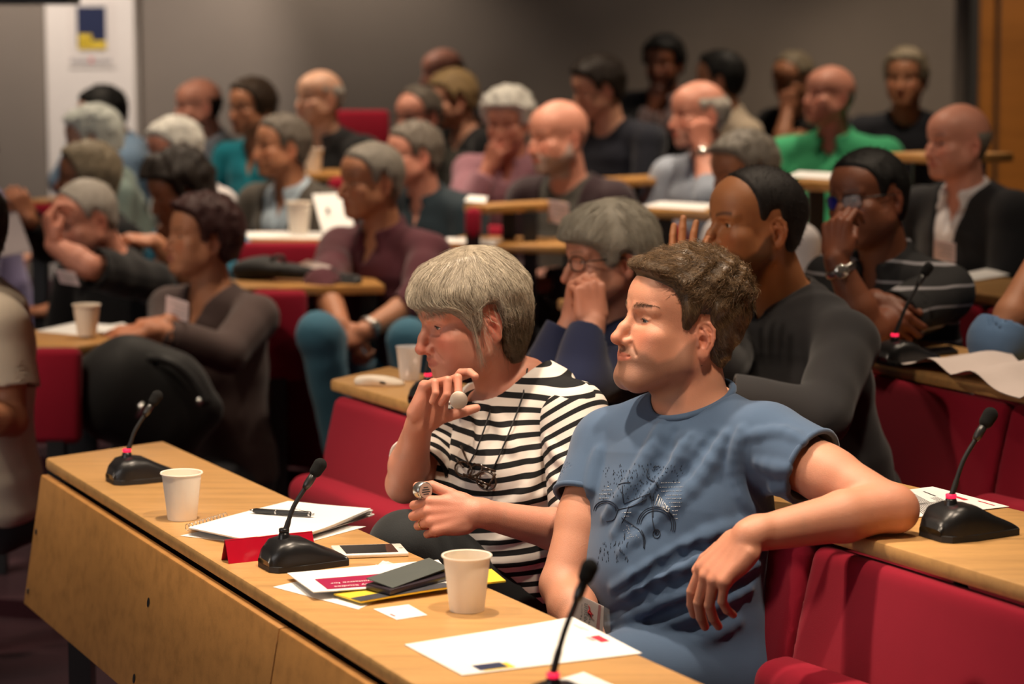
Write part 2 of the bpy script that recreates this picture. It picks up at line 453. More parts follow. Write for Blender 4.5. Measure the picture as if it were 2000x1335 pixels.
def head_color(q, base, P):
    """q: head-local points; base: skin colour (linear)"""
    x, y, z = np.abs(q[:, 0]), q[:, 1], q[:, 2]
    col = np.tile(np.asarray(base, np.float32), (len(q), 1))
    def blot(m, c, a): col[:] = col*(1-(m*a)[:, None])+np.asarray(c, np.float32)[None]*(m*a)[:, None]
    G = lambda cx, cy, cz, rx, ry, rz: np.exp(-(((x-cx)/rx)**2+((y-cy)/ry)**2+((z-cz)/rz)**2))
    b = np.asarray(base); red = np.array([min(1, b[0]*1.05), b[1]*.70, b[2]*.68])
    blot(np.clip(G(.043, .075, -.03, .02, .03, .02)+G(0, .112, -.04, .016, .03, .014)+G(.08, -.02, -.016, .02, .03, .035), 0, 1), red, P.get('ruddy', .55))
    L = P.get('lips', 1.); sm = P.get('smile', 0.)
    lipm = np.clip(1.4-((x/(.024+.003*sm))**2+((z+.0685-.3*sm*x*.2)/(.0105*L))**2), 0, 1)*(y > .072)
    lipc = P.get('lipcol', (b[0]*.78, b[1]*.45, b[2]*.47)); blot(np.clip(lipm*1.6, 0, 1), lipc, .75)
    if P.get('browcol') is not None:
        zz = z-(.0205+.006*np.sin(np.clip((x-.010)/.04, 0, 1)*2.2)-.002); m = np.exp(-(zz/.0042)**2)*((x > .010) & (x < .050) & (y > .045))
        blot(m, P['browcol'], P.get('browa', .75))
    if P.get('beard') is not None:
        bc, ba, st = P['beard']                    # colour, amount, style
        zt = np.interp(y, [-.02, .01, .03, .055, .075, .1], [.0, -.02, -.048, -.062, -.05, -.048])
        m = np.clip((zt-z)/.010, 0, 1)*np.clip((z+.150)/.02, 0, 1)*np.clip((y+.012)/.012, 0, 1)
        mus = np.exp(-((z+.056)/.0075)**2)*(x < .033)*(y > .06)
        m = np.clip(np.maximum(m, mus), 0, 1)*(1-np.clip(lipm*2, 0, 1))
        blot(m, bc, ba)
    return col
FING = [(.0285, .086, (.043, .026, .021), .0092), (.0095, .091, (.047, .030, .022), .0094), (-.0100, .088, (.043, .028, .022), .0089), (-.0285, .078, (.034, .021, .019), .0079)]
def hand_frame(wr, ydir, zdir, side, sc=1.):
    """ydir: towards the knuckles, zdir: out of the back of the hand; side 'L'/'R'"""
    Y = nrm(ydir); Z = nrm(np.asarray(zdir)-Y*np.dot(zdir, Y)); X = np.cross(Y, Z)*(1 if side == 'L' else -1)
    return Frame(wr, np.stack([X, Y, Z], 1), sc)
def rotx(v, a):                     # bend towards the palm (-Z)
    c, s = math.cos(a), math.sin(a); return np.array((v[0], v[1]*c-0*s, 0))+np.array((0, v[2]*s, -v[1]*s+v[2]*c))
def hand_ops(S, fr, curl, thumb, spread=(.10, .02, -.05, -.14), nails=None, k=.0016):
    """curl: four (mcp, pip, dip) in degrees from index to little finger; thumb: three points (local) or None"""
    S.add(f_cap(fr, (0, -.012, 0), (0, .02, 0), .0245, .028, ((0, 0, 1), .62)), .012)
    S.add(f_box(fr, (.000, .050, -.001), (.0385, .040, .0125), .0115), .010)
    S.add(f_ell(fr, (.022, .030, -.010), (.020, .032, .014)), .010)                # ball of the thumb
    S.add(f_ell(fr, (-.024, .034, -.008), (.015, .032, .012)), .010)
    for i, (bx, by, ph, r) in enumerate(FING):
        p = np.array((bx, by, .001)); a = 0.
        S.add(f_cap(fr, (bx*.55, .025, .005), p+(0, 0, .001), .0075, r*1.02), .008)      # metacarpal and knuckle
        sp = spread[i]; ax = np.array((math.sin(sp), math.cos(sp), 0))
        for j in range(3):
            a += math.radians(curl[i][j]); d = np.array((ax[0]*math.cos(a), ax[1]*math.cos(a), -math.sin(a)))
            q = p+d*ph[j]; r0 = r*(1.0, .95, .88)[j]; r1 = r*(.95, .88, .74)[j]
            S.add(f_cap(fr, p, q, r0, r1), k if j else .006)
            if j == 2 and nails is not None:
                up = np.array((ax[0]*math.sin(a), ax[1]*math.sin(a), math.cos(a))); nails.append((fr.w(p+d*ph[2]*.75+up*r1*.85), .0068*fr.s))
            p = q
    if thumb is not None:
        T = [np.array((.020, .018, -.004))]+[np.array(t) for t in thumb]; rr = (.0135, .0115, .0105, .0082)
        for j in range(3):
            S.add(f_cap(fr, T[j], T[j+1], rr[j], rr[j+1]), .008 if j == 0 else k)
        if nails is not None: nails.append((fr.w(T[3]*.8+T[2]*.2+np.array((.004, 0, .007))), .0075*fr.s))
TH_REL = [(.040, .045, -.010), (.050, .072, -.014), (.052, .094, -.018)]
TH_FIST = [(.036, .048, -.018), (.030, .072, -.030), (.014, .085, -.036)]
CURL = dict(flat=[(8, 8, 5)]*4, relax=[(20, 25, 15), (26, 30, 18), (32, 34, 20), (36, 38, 22)], fist=[(70, 95, 50), (75, 98, 55), (78, 98, 55), (80, 95, 50)], half=[(45, 55, 30), (50, 60, 30), (55, 62, 32), (58, 62, 34)])
def head_frame(c, yaw, pitch=0., roll=0., sc=1.):
    """yaw 0 faces the camera (-Y), +90 faces picture-left (-X)"""
    y, p, r = map(math.radians, (yaw, pitch, roll))
    F = np.array((-math.sin(y)*math.cos(p), -math.cos(y)*math.cos(p), math.sin(p))); U = nrm(np.array((0, 0, 1.))-F*F[2]); X = np.cross(F, U)
    X2 = X*math.cos(r)+U*math.sin(r); U2 = np.cross(X2, F)
    return Frame(c, np.stack([X2, F, U2], 1), sc)
def ik(a, b, l1, l2, pole):
    a, b = np.asarray(a, float), np.asarray(b, float); d = b-a; L = np.linalg.norm(d); u = d/L; L = min(L, (l1+l2)*.995)
    x = (l1*l1-l2*l2+L*L)/(2*L); h = math.sqrt(max(0, l1*l1-x*x)); p = np.asarray(pole, float); p = nrm(p-u*np.dot(p, u)); return a+u*x+p*h
# -- hair -----------------------------------------------------------
def skull_d(fr, P, off):
    """distance to the scalp grown by a per-point offset"""
    q = fr.loc(P).astype(np.float32)
    def e(c, r):
        v = q-np.asarray(c, np.float32); r = np.asarray(r, np.float32)
        k0 = np.sqrt(((v/r)**2).sum(-1)); k1 = np.sqrt(((v/r**2)**2).sum(-1))+1e-9; return k0*(k0-1)/k1
    d = smin(smin(e((0, -.012, .030), (.076, .097, .086)), e((0, -.035, .020), (.075, .074, .075)), .02), e((0, .042, .040), (.063, .050, .052)), .02)
    d = smin(d, e((0, -.040, -.045), (.058, .050, .060)), .03)
    return (d-off(q))*fr.s, q
def sstep(x, a, b):
    t = np.clip((x-a)/(b-a), 0, 1); return t*t*(3-2*t)
HAIRLINES = {   # y -> lowest z that carries hair
    'short': ([-.12, -.07, -.045, -.03, -.018, .0, .012, .022, .034, .050, .066, .080, .095], [-.075, -.080, -.060, -.03, .015, .012, -.02, -.018, .03, .056, .066, .071, .075]),
    'receding': ([-.12, -.07, -.045, -.03, -.018, .0, .012, .020, .030, .045, .06, .08], [-.075, -.08, -.06, -.03, .015, .012, -.01, .0, .055, .090, .105, .13]),
    'sides': ([-.12, -.07, -.045, -.03, -.018, .0, .010, .022, .034, .046], [-.07, -.075, -.06, -.03, .012, .008, -.004, .004, .03, .12]),
    'bob': ([-.12, -.08, -.05, -.03, -.018, .0, .020, .035, .050, .066, .080, .095], [-.105, -.105, -.09, -.07, -.06, -.045, -.02, .0, .022, .030, .034, .036]),
    'long': ([-.12, -.08, -.05, -.03, -.0, .015, .03, .045, .060, .080, .095], [-.17, -.17, -.16, -.15, -.12, -.08, .0, .04, .062, .07, .075]),
}
def hair_sdf(fr, style, th=.012, lump=.0, lumpsc=90., top=None, seed=0, vol=None, edge=.03):
    ys, zs = HAIRLINES[style]
    def off(q):
        x, y, z = q[..., 0], q[..., 1], q[..., 2]
        zl = np.interp(y, ys, zs).astype(np.float32)
        o = -.006+(th+.006)*sstep(z-zl, -.004, edge if style != 'sides' else .055)
        if style in ('sides',): o = np.where(z > top if top is not None else z > .075, -.006, o)*1.0; o = -.006+(o+.006)*(1-sstep(z, (top or .075)-.05, (top or .075)))
        if style == 'receding': o = o*1.0
        if lump: o = o+lump*vnoise(q, lumpsc, seed)*sstep(o, 0, th)
        if vol is not None: o = o+vol(q)*sstep(o, 0, th)
        return o
    def fn(P):
        d, q = skull_d(fr, P, off); return d*.8
    S = Sdf(); c = fr.w((0, -.01, 0)); R = .20*fr.s
    S.ops.append(('+', fn, c-R, c+R, 0)); return S
def strand_mesh(name, roots, dirs, n, seg, S, mat, parent, r0=.0004, lift=(.001, .006), flow=None, fr=None, wild=.15, taper=.25, rng=None, curl=0., lens=None, hold=.9, sides=3, free=None):
    """strands that run along the hair surface: roots (N,3) world; flow(q)->local direction"""
    rng = rng or RNG; N = len(roots); P = roots.astype(np.float32).copy(); pts = [P.copy()]
    lf = rng.uniform(lift[0], lift[1], N).astype(np.float32); D = dirs.copy(); ph = rng.uniform(0, 6.28, N)
    rn = rng.normal(size=(N, 3)).astype(np.float32)
    for i in range(seg):
        f = flow(fr.loc(P))@fr.R.T if flow is not None else D
        f = f+wild*rn
        if curl: f = f+curl*np.stack([np.sin(ph+i*1.9), np.cos(ph+i*1.7), np.sin(ph*1.3+i*1.8)], 1)
        g = S.grad(P).astype(np.float32); hk = 1.
        if free is not None:
            q_ = fr.loc(P); hk = sstep(q_[:, 2]-np.interp(q_[:, 1], *free), -.002, .014)[:, None].astype(np.float32)
        f = f-g*(f*g).sum(1, keepdims=True)*hk; f /= np.linalg.norm(f, axis=1, keepdims=True)+1e-9
        P = P+f*(lens/seg)[:, None]
        d = S.ev(P); tgt = lf*(i+1)/seg
        P = P-g*((d-tgt)*hold)[:, None]*hk
        pts.append(P.copy())
    A = np.stack(pts, 1)                                  # N, seg+1, 3
    return strands_to_mesh(name, A, mat, parent, r0, taper, rng, sides)
def strands_to_mesh(name, A, mat, parent, r0, taper=.25, rng=None, sides=3):
    rng = rng or RNG; N, K, _ = A.shape
    T = np.gradient(A, axis=1); T /= np.linalg.norm(T, axis=2, keepdims=True)+1e-9
    ref = rng.normal(size=(N, 1, 3)); U = np.cross(T, ref); U /= np.linalg.norm(U, axis=2, keepdims=True)+1e-9; Wv = np.cross(T, U)
    rad = (r0*rng.uniform(.7, 1.3, (N, 1))*np.linspace(1, taper, K)[None])[..., None]
    V = np.stack([A+(U*math.cos(2*math.pi*s/sides)+Wv*math.sin(2*math.pi*s/sides))*rad for s in range(sides)], 2).reshape(-1, 3)
    n = np.arange(N)[:, None, None]; k = np.arange(K-1)[None, :, None]; s = np.arange(sides)[None, None, :]
    b = (n*K+k)*sides
    F = np.stack([b+s, b+(s+1) % sides, b+sides+(s+1) % sides, b+sides+s], -1).reshape(-1, 4)
    o = np_mesh(name, V, F, mat, parent)
    set_attr(o, 'rnd', np.repeat(rng.random(N), K*sides)); return o
def hair_mat(name, col, tip=None, rough=.58, var=.32, spec=.28):
    if name in _MC: return _MC[name]
    t = NT(name); a = t.attr('rnd'); n = t.noise(55, 3); c = np.array(col); f = t.math('ADD', t.math('MULTIPLY', a, .6), t.math('MULTIPLY', n, .5))
    tp = np.array(tip) if tip is not None else c*(1+var)
    t.B(Base_Color=t.mix(f, rgba(tuple(c*(1-var))), rgba(tuple(np.minimum(tp, 1)))), Roughness=rough); t.b.inputs['Specular IOR Level'].default_value = spec
    t.bump(t.noise(420, 2), .35, .001)
    _MC[name] = t.m; return t.m
def skin_mat(name, rough=.46, sss=.12, spec=.42):
    if name in _MC: return _MC[name]
    t = NT(name); a = t.attr('Col', 'Color'); n = t.noise(28, 4); n2 = t.noise(650, 3)
    c = t.mix(t.math('MULTIPLY', n, .28), a, t.mix(1., a, (.86, .66, .60, 1), 'MULTIPLY')); c = t.mix(t.math('MULTIPLY', n2, .16), c, t.mix(1., c, (.7, .55, .5, 1), 'MULTIPLY'))
    t.B(Base_Color=c, Roughness=rough, Subsurface_Weight=sss, Subsurface_Scale=.006); t.b.inputs['Subsurface Radius'].default_value = (1., .35, .2)
    t.b.inputs['Specular IOR Level'].default_value = spec
    t.bump(t.noise(420, 5, None, .65), .55, .0009); _MC[name] = t.m; return t.m
def eye_mat(name, iris=(.10, .16, .22)):
    if name in _MC: return _MC[name]
    t = NT(name); a = t.attr('ey')
    c = t.ramp(a, [(0, (.004, .004, .004)), (.17, (.004, .004, .004)), (.2, iris), (.40, tuple(x*.8 for x in iris)), (.45, tuple(x*.25 for x in iris)), (.49, (.56, .50, .46)), (1, (.55, .42, .38))])
    t.B(Base_Color=c, Roughness=.08); _MC[name] = t.m; return t.m
def eyes(fr, parent, gaze, mat, n=20):
    for sx in (-1, 1):
        c = fr.w((sx*.0315, .0665, 0)); r = .0129*fr.s; g = nrm(gaze)
        V = []; F = []
        a = nrm(np.cross(g, (0, 0, 1))); b = np.cross(a, g)
        for j in range(n//2+1):
            th = math.pi*j/(n//2)
            for i in range(n): ph = 2*math.pi*i/n; V.append(c+r*(g*math.cos(th)+(a*math.cos(ph)+b*math.sin(ph))*math.sin(th)))
        for j in range(n//2):
            for i in range(n): F.append([j*n+i, (j+1)*n+i, (j+1)*n+(i+1) % n, j*n+(i+1) % n])
        o = np_mesh('eye', V, F, mat, parent)
        set_attr(o, 'ey', np.arccos(np.clip(((np.array(V)-c)/r)@g, -1, 1))/1.2)
def glasses(fr, parent, mat, lens=None, w=.0245, h=.017, rim=.0011, halfrim=False, z=-.003, y=.091, temple=True, name='glasses'):
    m = MB()
    for sx in (-1, 1):
        c = np.array((sx*.0325, y, z)); pts = []
        for i in range(24):
            a = 2*math.pi*i/24; ca, sa = math.cos(a), math.sin(a)
            x = w*np.sign(ca)*abs(ca)**.75; zz = h*np.sign(sa)*abs(sa)**.75
            pts.append(fr.w(c+(x, -abs(c[0]+x)**2*5.0+.004, zz)))
        m.tube(pts, rim*fr.s, 6, False, closed=True)
        if temple:
            m.tube([fr.w(p) for p in ((sx*(.0325+w), y-.012, z+.006), (sx*.073, y-.022, z+.007), (sx*.0805, .02, z+.006), (sx*.081, -.012, z+.004), (sx*.079, -.028, z-.018))], rim*1.1*fr.s, 6)
    m.tube([fr.w(p) for p in ((-.009, y+.003, z+.002), (0, y+.007, z+.006), (.009, y+.003, z+.002))], rim*fr.s, 6)
    o = m.build(name, mat, parent, True)
    if lens is not None:
        for sx in (-1, 1):
            q = MB(); c = np.array((sx*.0325, y, z)); V = [fr.w(c+(0, .0025, 0))]; F = []
            for i in range(24):
                a = 2*math.pi*i/24; ca, sa = math.cos(a), math.sin(a); x = w*np.sign(ca)*abs(ca)**.75; zz = h*np.sign(sa)*abs(sa)**.75
                V.append(fr.w(c+(x, -abs(c[0]+x)**2*5.0+.004, zz)))
            for i in range(24): F.append([0, 1+i, 1+(i+1) % 24])
            q.add(V, F); q.build('lens', lens[0] if sx < 0 else lens[1], o, True)
    return o
# -- body and clothes ------------------------------------------------
class Sk: pass
def skeleton(head, yaw, body_yaw, nb=None, shw=.185, lean=12., shdrop=.055, shL=None, shR=None, pel=None, bs=1., latroll=0.):
    """head: Frame. returns named joints in the world"""
    k = Sk(); k.head = head; b = math.radians(body_yaw); k.bf = np.array((-math.sin(b), -math.cos(b), 0.)); k.br = np.cross(k.bf, (0, 0, 1.)); k.up = np.array((0, 0, 1.)); k.bs = bs
    ln = math.radians(lean); ax = k.up*math.cos(ln)+k.bf*math.sin(ln)
    k.nb = head.w((0, -.03, -.06))-ax*.115*bs-k.bf*.005 if nb is None else np.asarray(nb, float)
    lat = nrm(k.br+k.up*latroll)
    k.shR = k.nb+lat*shw*bs-k.up*shdrop*bs if shR is None else np.asarray(shR, float)
    k.shL = k.nb-lat*shw*bs-k.up*shdrop*bs if shL is None else np.asarray(shL, float)
    k.pel = k.nb-ax*.52*bs if pel is None else np.asarray(pel, float)
    k.lat = nrm(k.shR-k.shL); k.ax = nrm(k.nb-k.pel); k.fwd = nrm(np.cross(k.ax, k.lat)); k.fwd = k.fwd if np.dot(k.fwd, k.bf) > 0 else -k.fwd
    k.arms = {}; return k
def torso_st(k, g=0., w=1., dp=1., belly=0., hem=False):
    L = k.nb-k.pel; f = k.fwd; s = k.bs; P = lambda t, y: k.pel+L*t+f*y*s
    half = np.linalg.norm(k.shR-k.shL)/2
    mid = (k.shR+k.shL)/2; off = mid-(k.nb-nrm(L)*np.dot(nrm(L), k.nb-mid))          # sideways shift of the shoulders
    return ([(P(-.20, .01), .172*w*s+g, .125*dp*s+g)] if hem else [])+[(P(-.02, 0), .165*w*s+g, .120*dp*s+g), (P(.12, .005), .162*w*s+g, .115*dp*s+belly*.6+g), (P(.34, .014+belly*.5), .152*w*s+g, .112*dp*s+belly+g), (P(.58, .012)+off*.5, .158*w*s+g, .113*dp*s+belly*.3+g),
            (P(.77, -.002)+off*.8, min(.165*w*s, half*.98)+g, .100*dp*s+g), (P(.90, -.014)+off, half*.72+g, .074*s+g), (P(1.0, -.014), .075*s+g, .062*s+g)]
def body_ops(S, k, g=0., torso=True, w=1., dp=1., belly=0., neckr=.056, neck=True, arm=1., bust=0., hem=False):
    fr0 = Frame(); s = k.bs
    if torso:
        [S.add(f, .012) for f in f_segments(torso_st(k, g, w, dp, belly, hem), k.lat)]
        if bust:
            for sx in (-1, 1): S.add(f_ell(Frame(), k.pel+(k.nb-k.pel)*.60+k.fwd*.095*dp*s+k.lat*sx*.075*s, np.array((bust+g,)*3)), .05)
        for sh in (k.shL, k.shR):
            S.add(f_cap(fr0, k.nb-k.ax*.02-k.fwd*.012, sh, .050*s+g, .054*s*arm+g), .03)
    if neck:
        h0 = k.head.w((0, -.022, -.045)); S.add(f_cap(fr0, h0, k.nb+k.fwd*.004-k.ax*.02, neckr*k.head.s, neckr*1.12*k.head.s), .022)
        for sx in (-1, 1): S.add(f_cap(fr0, k.head.w((sx*.058, -.02, -.045)), k.nb+k.fwd*.030*s-k.ax*.01+k.lat*sx*.014, .011, .010), .02)
def arm_ops(S, k, side, g=0., arm=1., upto=1., frac=None):
    """upper arm and forearm down to the wrist"""
    fr0 = Frame(); sh, el, wr = k.arms[side]; s = k.bs*arm
    S.add(f_cap(fr0, sh, sh+(el-sh)*.55, .054*s+g, .047*s+g), .02); S.add(f_cap(fr0, sh+(el-sh)*.5, el, .047*s+g, .038*s+g), .015)
    m = el+(wr-el)*.32
    S.add(f_cap(fr0, el, m, .0385*s+g, .0415*s+g), .012); S.add(f_cap(fr0, m, wr, .0415*s+g, .0265*s+g), .012)
def fine_split(S, hc, regs):
    """mesh coarse, and fine inside the boxes regs=[(lo,hi,h)]"""
    V, F = S.mesh(hc); parts = []
    if regs:
        c = V[F].mean(1); drop = np.zeros(len(F), bool)
        for lo, hi, h in regs: drop |= ((c > np.asarray(lo)+hc*1.6) & (c < np.asarray(hi)-hc*1.6)).all(1)
        F = F[~drop]
    parts.append((V, F))
    for lo, hi, h in regs:
        v, f = S.mesh(h, (lo, hi)); c = v[f].mean(1); keep = ((c > np.asarray(lo)) & (c < np.asarray(hi))).all(1); parts.append((v, f[keep]))
    V, F = join_parts(parts)
    used = np.unique(F); re = np.full(len(V), -1); re[used] = np.arange(len(used)); return V[used], re[F]
# ------------------------------------------------------------------ the lecture theatre
def wood(name, col, ang, rough=.38, sc=1., var=.28, coat=.15):
    if name in _MC: return _MC[name]
    t = NT(name); c = np.array(col)
    mp = t.n('ShaderNodeMapping', {'Vector': t.coord()}); mp.inputs['Rotation'].default_value = (0, 0, -ang); mp.inputs['Scale'].default_value = (1.2*sc, 16*sc, 16*sc)
    n1 = t.noise(2.2, 5, mp.outputs[0], .6); n2 = t.noise(26, 3, mp.outputs[0], .55)
    m2 = t.n('ShaderNodeMapping', {'Vector': t.coord()}); m2.inputs['Rotation'].default_value = (0, 0, -ang); m2.inputs['Scale'].default_value = (14*sc, 190*sc, 190*sc)
    n3 = t.noise(3, 2, m2.outputs[0])
    a = t.ramp(n1, [(.25, tuple(c*(1-var))), (.5, tuple(c)), (.78, tuple(np.minimum(1, c*(1+var*.6))))])
    a = t.mix(t.math('MULTIPLY', n2, .35), a, rgba(tuple(c*(1-var*1.3)))); a = t.mix(t.ramp(n3, [(.30, (.45,)*3), (.42, (0,)*3)]), a, rgba(tuple(c*.62)))
    t.B(Base_Color=a, Roughness=rough, Coat_Weight=coat, Coat_Roughness=.25); t.bump(n3, .12, .0006); _MC[name] = t.m; return t.m
E1 = nrm((.437, -.899, 0)); N1 = nrm((.899, .437, 0))         # along the near rows / back up the rake
ANG = math.atan2(E1[1], E1[0])
M_TOP = wood('beech_top', hexc('cb9c62'), ANG); M_PANEL = wood('beech_panel', hexc('b58249'), ANG, .42, .8)
M_DESK = wood('beech_desk', hexc('bd8a4c'), math.radians(-20)); M_DOOR = wood('door_veneer', hexc('b06f2c'), math.pi/2, .45, .6)
M_RED = mat_fabric('red_upholstery', hexc('8e0f28'), .95, .14, 700, .5, .05)
M_BLACKMETAL = mat_plain('black_steel', (.012, .012, .014), .45, .0, .5)
M_BLACK = mat_plain('black_plastic', (.011, .011, .012), .34, 0, .5, .1, 200)
M_SOFTBLACK = mat_plain('black_rubber', (.010, .010, .011), .6)
M_FOAM = mat_fabric('black_foam', (.012, .012, .012), 1., .3, 1500, .8, 0)
M_SILVER = mat_plain('silver_metal', (.6, .6, .6), .25, 1.)
M_PAPER = mat_plain('white_paper', (.80, .79, .77), .8, 0, .2, .015, 40)
M_PAPER2 = mat_plain('pinkish_paper', (.72, .62, .58), .75, 0, .2, .03, 40)
M_CUP = mat_plain('paper_cup', hexc('f1e6d6'), .55, 0, .35, .02, 60)
M_WALL = mat_fabric('grey_wall_fabric', hexc('80766d'), .95, .05, 380, .2, .05)
M_CARPET = mat_fabric('maroon_carpet', hexc('3a1520'), 1., .35, 260, .9, .1)
M_INK = mat_plain('printed_ink', (.05, .05, .055), .7); M_REDINK = mat_plain('red_ink', (.55, .02, .05), .6); M_NAVY = mat_plain('navy_print', hexc('172248'), .6); M_YEL = mat_plain('yellow_print', hexc('e6c437'), .6)
M_LED = mat_plain('red_ring_light', (.9, .02, .06), .3, emit=(1., .02, .08), es=1.1)
def structure(o): o['kind'] = 'structure'; return o
# floor, tiers, walls
m = MB(); m.box((0, 5.4, -.05), (11.4, 15.2, .1)); structure(m.build('floor', M_CARPET))
m = MB(); m.box((0, 12.85, 1.75), (11, .1, 3.6)); structure(m.build('wall_back', M_WALL))
m = MB(); m.box((-5.55, 5.4, 1.75), (.1, 15.2, 3.6)); structure(m.build('wall_left', M_WALL))
m = MB(); m.box((5.55, 5.4, 1.75), (.1, 15.2, 3.6)); structure(m.build('wall_right', M_WALL))
m = MB(); m.box((0, 5.4, 3.6), (11.4, 15.2, .1)); structure(m.build('ceiling', mat_plain('ceiling_paint', (.25, .24, .22), .9)))
# white pillar with its poster; door at the far side
x0, x1 = W(94, 200, 12.62)[0], W(267, 200, 12.62)[0]
m = MB(); m.box(((x0+x1)/2, 12.72, 1.75), (x1-x0, .16, 3.6), bev=.01); structure(m.build('trim_1', mat_plain('white_paint', hexc('e9e0d8'), .7)))
PY = 12.64
def wall_pt(u, v, y): r = ray(u, v); return CAM+r*((y-CAM[1])/r[1])
def wall_rect(m, u0, v0, u1, v1, y, th=.004, mi=0):
    a, b = wall_pt(u0, v1, y), wall_pt(u1, v0, y); m.box(((a[0]+b[0])/2, y, (a[2]+b[2])/2), (b[0]-a[0], th, b[2]-a[2]), m=mi)
e = empty('poster', wall_pt(180, 68, PY-.006), 'white poster with a navy and yellow panel fixed high on the white pillar', 'poster')
m = MB(); wall_rect(m, 135, 2, 224, 132, PY-.003); m.build('poster_sheet', mat_plain('poster_white', hexc('e4dad2'), .6), e)
m = MB(); wall_rect(m, 151, 13, 206, 92, PY-.0075); m.build('navy_panel', M_NAVY, e)
m = MB(); wall_rect(m, 153, 67, 179, 84, PY-.011); wall_rect(m, 153, 80, 207, 95, PY-.011); m.build('yellow_panel', M_YEL, e)
m = MB()
for i in range(9): wall_rect(m, 139+i*9, 113, 139+i*9+6, 122, PY-.0075, mi=1 if i == 4 else 0)
m.build('caption', None, e, mats=[mat_plain('grey_ink', (.45, .42, .42), .7), M_REDINK])
a, b = wall_pt(1908, 0, 12.75), wall_pt(2090, 700, 12.75)
m = MB(); m.box(((a[0]+b[0])/2, 12.76, 1.75), (b[0]-a[0], .09, 3.6)); structure(m.build('door_1', M_DOOR))
m = MB(); m.box((a[0]-.02, 12.74, 1.75), (.05, .13, 3.6)); m.box((a[0]+.105, 12.70, 1.75), (.012, .03, 3.6)); structure(m.build('trim_shade_2', mat_plain('dark_strip_and_shade', (.03, .027, .024), .6)))  # wide dark strip stands in for the shadow beside the door
p = W(40, -14, 9.5); m = MB(); m.box(p, (.42, .3, .09), bev=.01); m.box(p+(0, 0, .7), (.04, .04, 1.35)); structure(m.build('trim_3', M_BLACKMETAL))
def tier(poly, z):
    m = MB(); m.prism([tuple(p) for p in poly], -.02, z); return structure(m.build('floor', M_CARPET))
# -- desks -----------------------------------------------------------
def desk(label, fl, fr, br, bl, z, th=.03, mat=None, legs=True, name='desk', group=None, floor=0., bev=.006, legpos=None):
    """top given by four points (x,y): front-left, front-right, back-right, back-left"""
    c = (np.array(fl[:2])+np.array(fr[:2])+np.array(br[:2])+np.array(bl[:2]))/4
    e = empty(name, (c[0], c[1], floor), label, 'desk', group)
    m = MB(); m.prism([tuple(p[:2]) for p in (fl, fr, br, bl)], z-th, z, bev=bev); o = m.build('desk_top', mat or M_DESK, e); shade_auto(o)
    if legs:
        for t in (legpos or (.06, .94)):
            f = np.array(fl[:2])*(1-t)+np.array(fr[:2])*t; b = np.array(bl[:2])*(1-t)+np.array(br[:2])*t; q = f*.45+b*.55
            m = MB(); m.box((q[0], q[1], (z-th+floor)/2), (.05, .05, z-th-floor-.0)); m.build('leg', M_BLACKMETAL, e)
    return e
# near row: desk, modesty panel, leg
FL1, BL1 = PZ(88, 893, .74), PZ(320, 860, .74)
FE1, BE1 = nrm(PZ(800, 1330, .74)-FL1), nrm(PZ(1380, 1335, .74)-BL1)
FR1, BR1 = FL1+FE1*3.1, BL1+BE1*3.1
d1 = desk('long beech desk in the front row carrying cups, papers and microphones', FL1, FR1, BR1, BL1, .74, .028, M_TOP, False, bev=.007)
def panel_pt(s, t, off=0.):
    """s metres along the front edge, t 0 top .. 1 bottom"""
    p = FL1+FE1*s; top = p-N1*(.014+off)+E1*(.012); top[2] = .703; bot = p-N1*(.050+off)-E1*.035; bot[2] = .395
    return top*(1-t)+bot*t
JS = 1.62
for s0, s1 in ((0., JS-.002), (JS+.002, 3.05)):
    m = MB(); m.hexa([panel_pt(s0, 1), panel_pt(s1, 1), panel_pt(s1, 1, -.02), panel_pt(s0, 1, -.02)], [panel_pt(s0, 0), panel_pt(s1, 0), panel_pt(s1, 0, -.02), panel_pt(s0, 0, -.02)], bev=.004)
    shade_auto(m.build('front_panel', M_PANEL, d1))
m = MB()
for s, t in ((.03, .42), (.03, .88)):
    q = panel_pt(s, t, .001); m.box(q, (.004, .012, .012), bev=.001)
m.build('panel_screw', M_SOFTBLACK, d1)
def lens_hole(u, v):
    best = min(((np.hypot(*(np.array(px(panel_pt(s, t, .0012)))-(u, v))), s, t) for s in np.linspace(0, 3, 301) for t in np.linspace(0, 1, 41)))
    _, s, t = best; V = []; c = panel_pt(s, t, .0012); a = FE1; up = nrm(panel_pt(s, 0)-panel_pt(s, 1))
    for i in range(16): an = 2*math.pi*i/16; V.append(c+a*math.cos(an)*.008+up*math.sin(an)*.010)
    m = MB(); m.add(V, [list(range(16))]); m.add([v+N1*.004 for v in V], []); m.build('bolt_hole', M_SOFTBLACK, d1)
def px(p):
    q = np.asarray(p)-CAM; d = q@_fw; return 1000+FPX*(q@_rt)/d, 667.5-FPX*(q@_up)/d
lens_hole(288, 1177); lens_hole(262, 1322)
for s in (.10, 1.55):
    q = FL1+FE1*s+N1*.05; m = MB(); m.box((q[0], q[1], .36), (.05, .07, .72)); m.build('leg', M_BLACKMETAL, d1)
m = MB(); a, b = FL1+FE1*.02+N1*.03, FL1+FE1*3.0+N1*.03; m.hexa([(*a[:2], .655), (*b[:2], .655), (*(b+N1*.02)[:2], .655), (*(a+N1*.02)[:2], .655)], [(*a[:2], .711), (*b[:2], .711), (*(b+N1*.02)[:2], .711), (*(a+N1*.02)[:2], .711)]); m.build('rail', M_BLACKMETAL, d1)
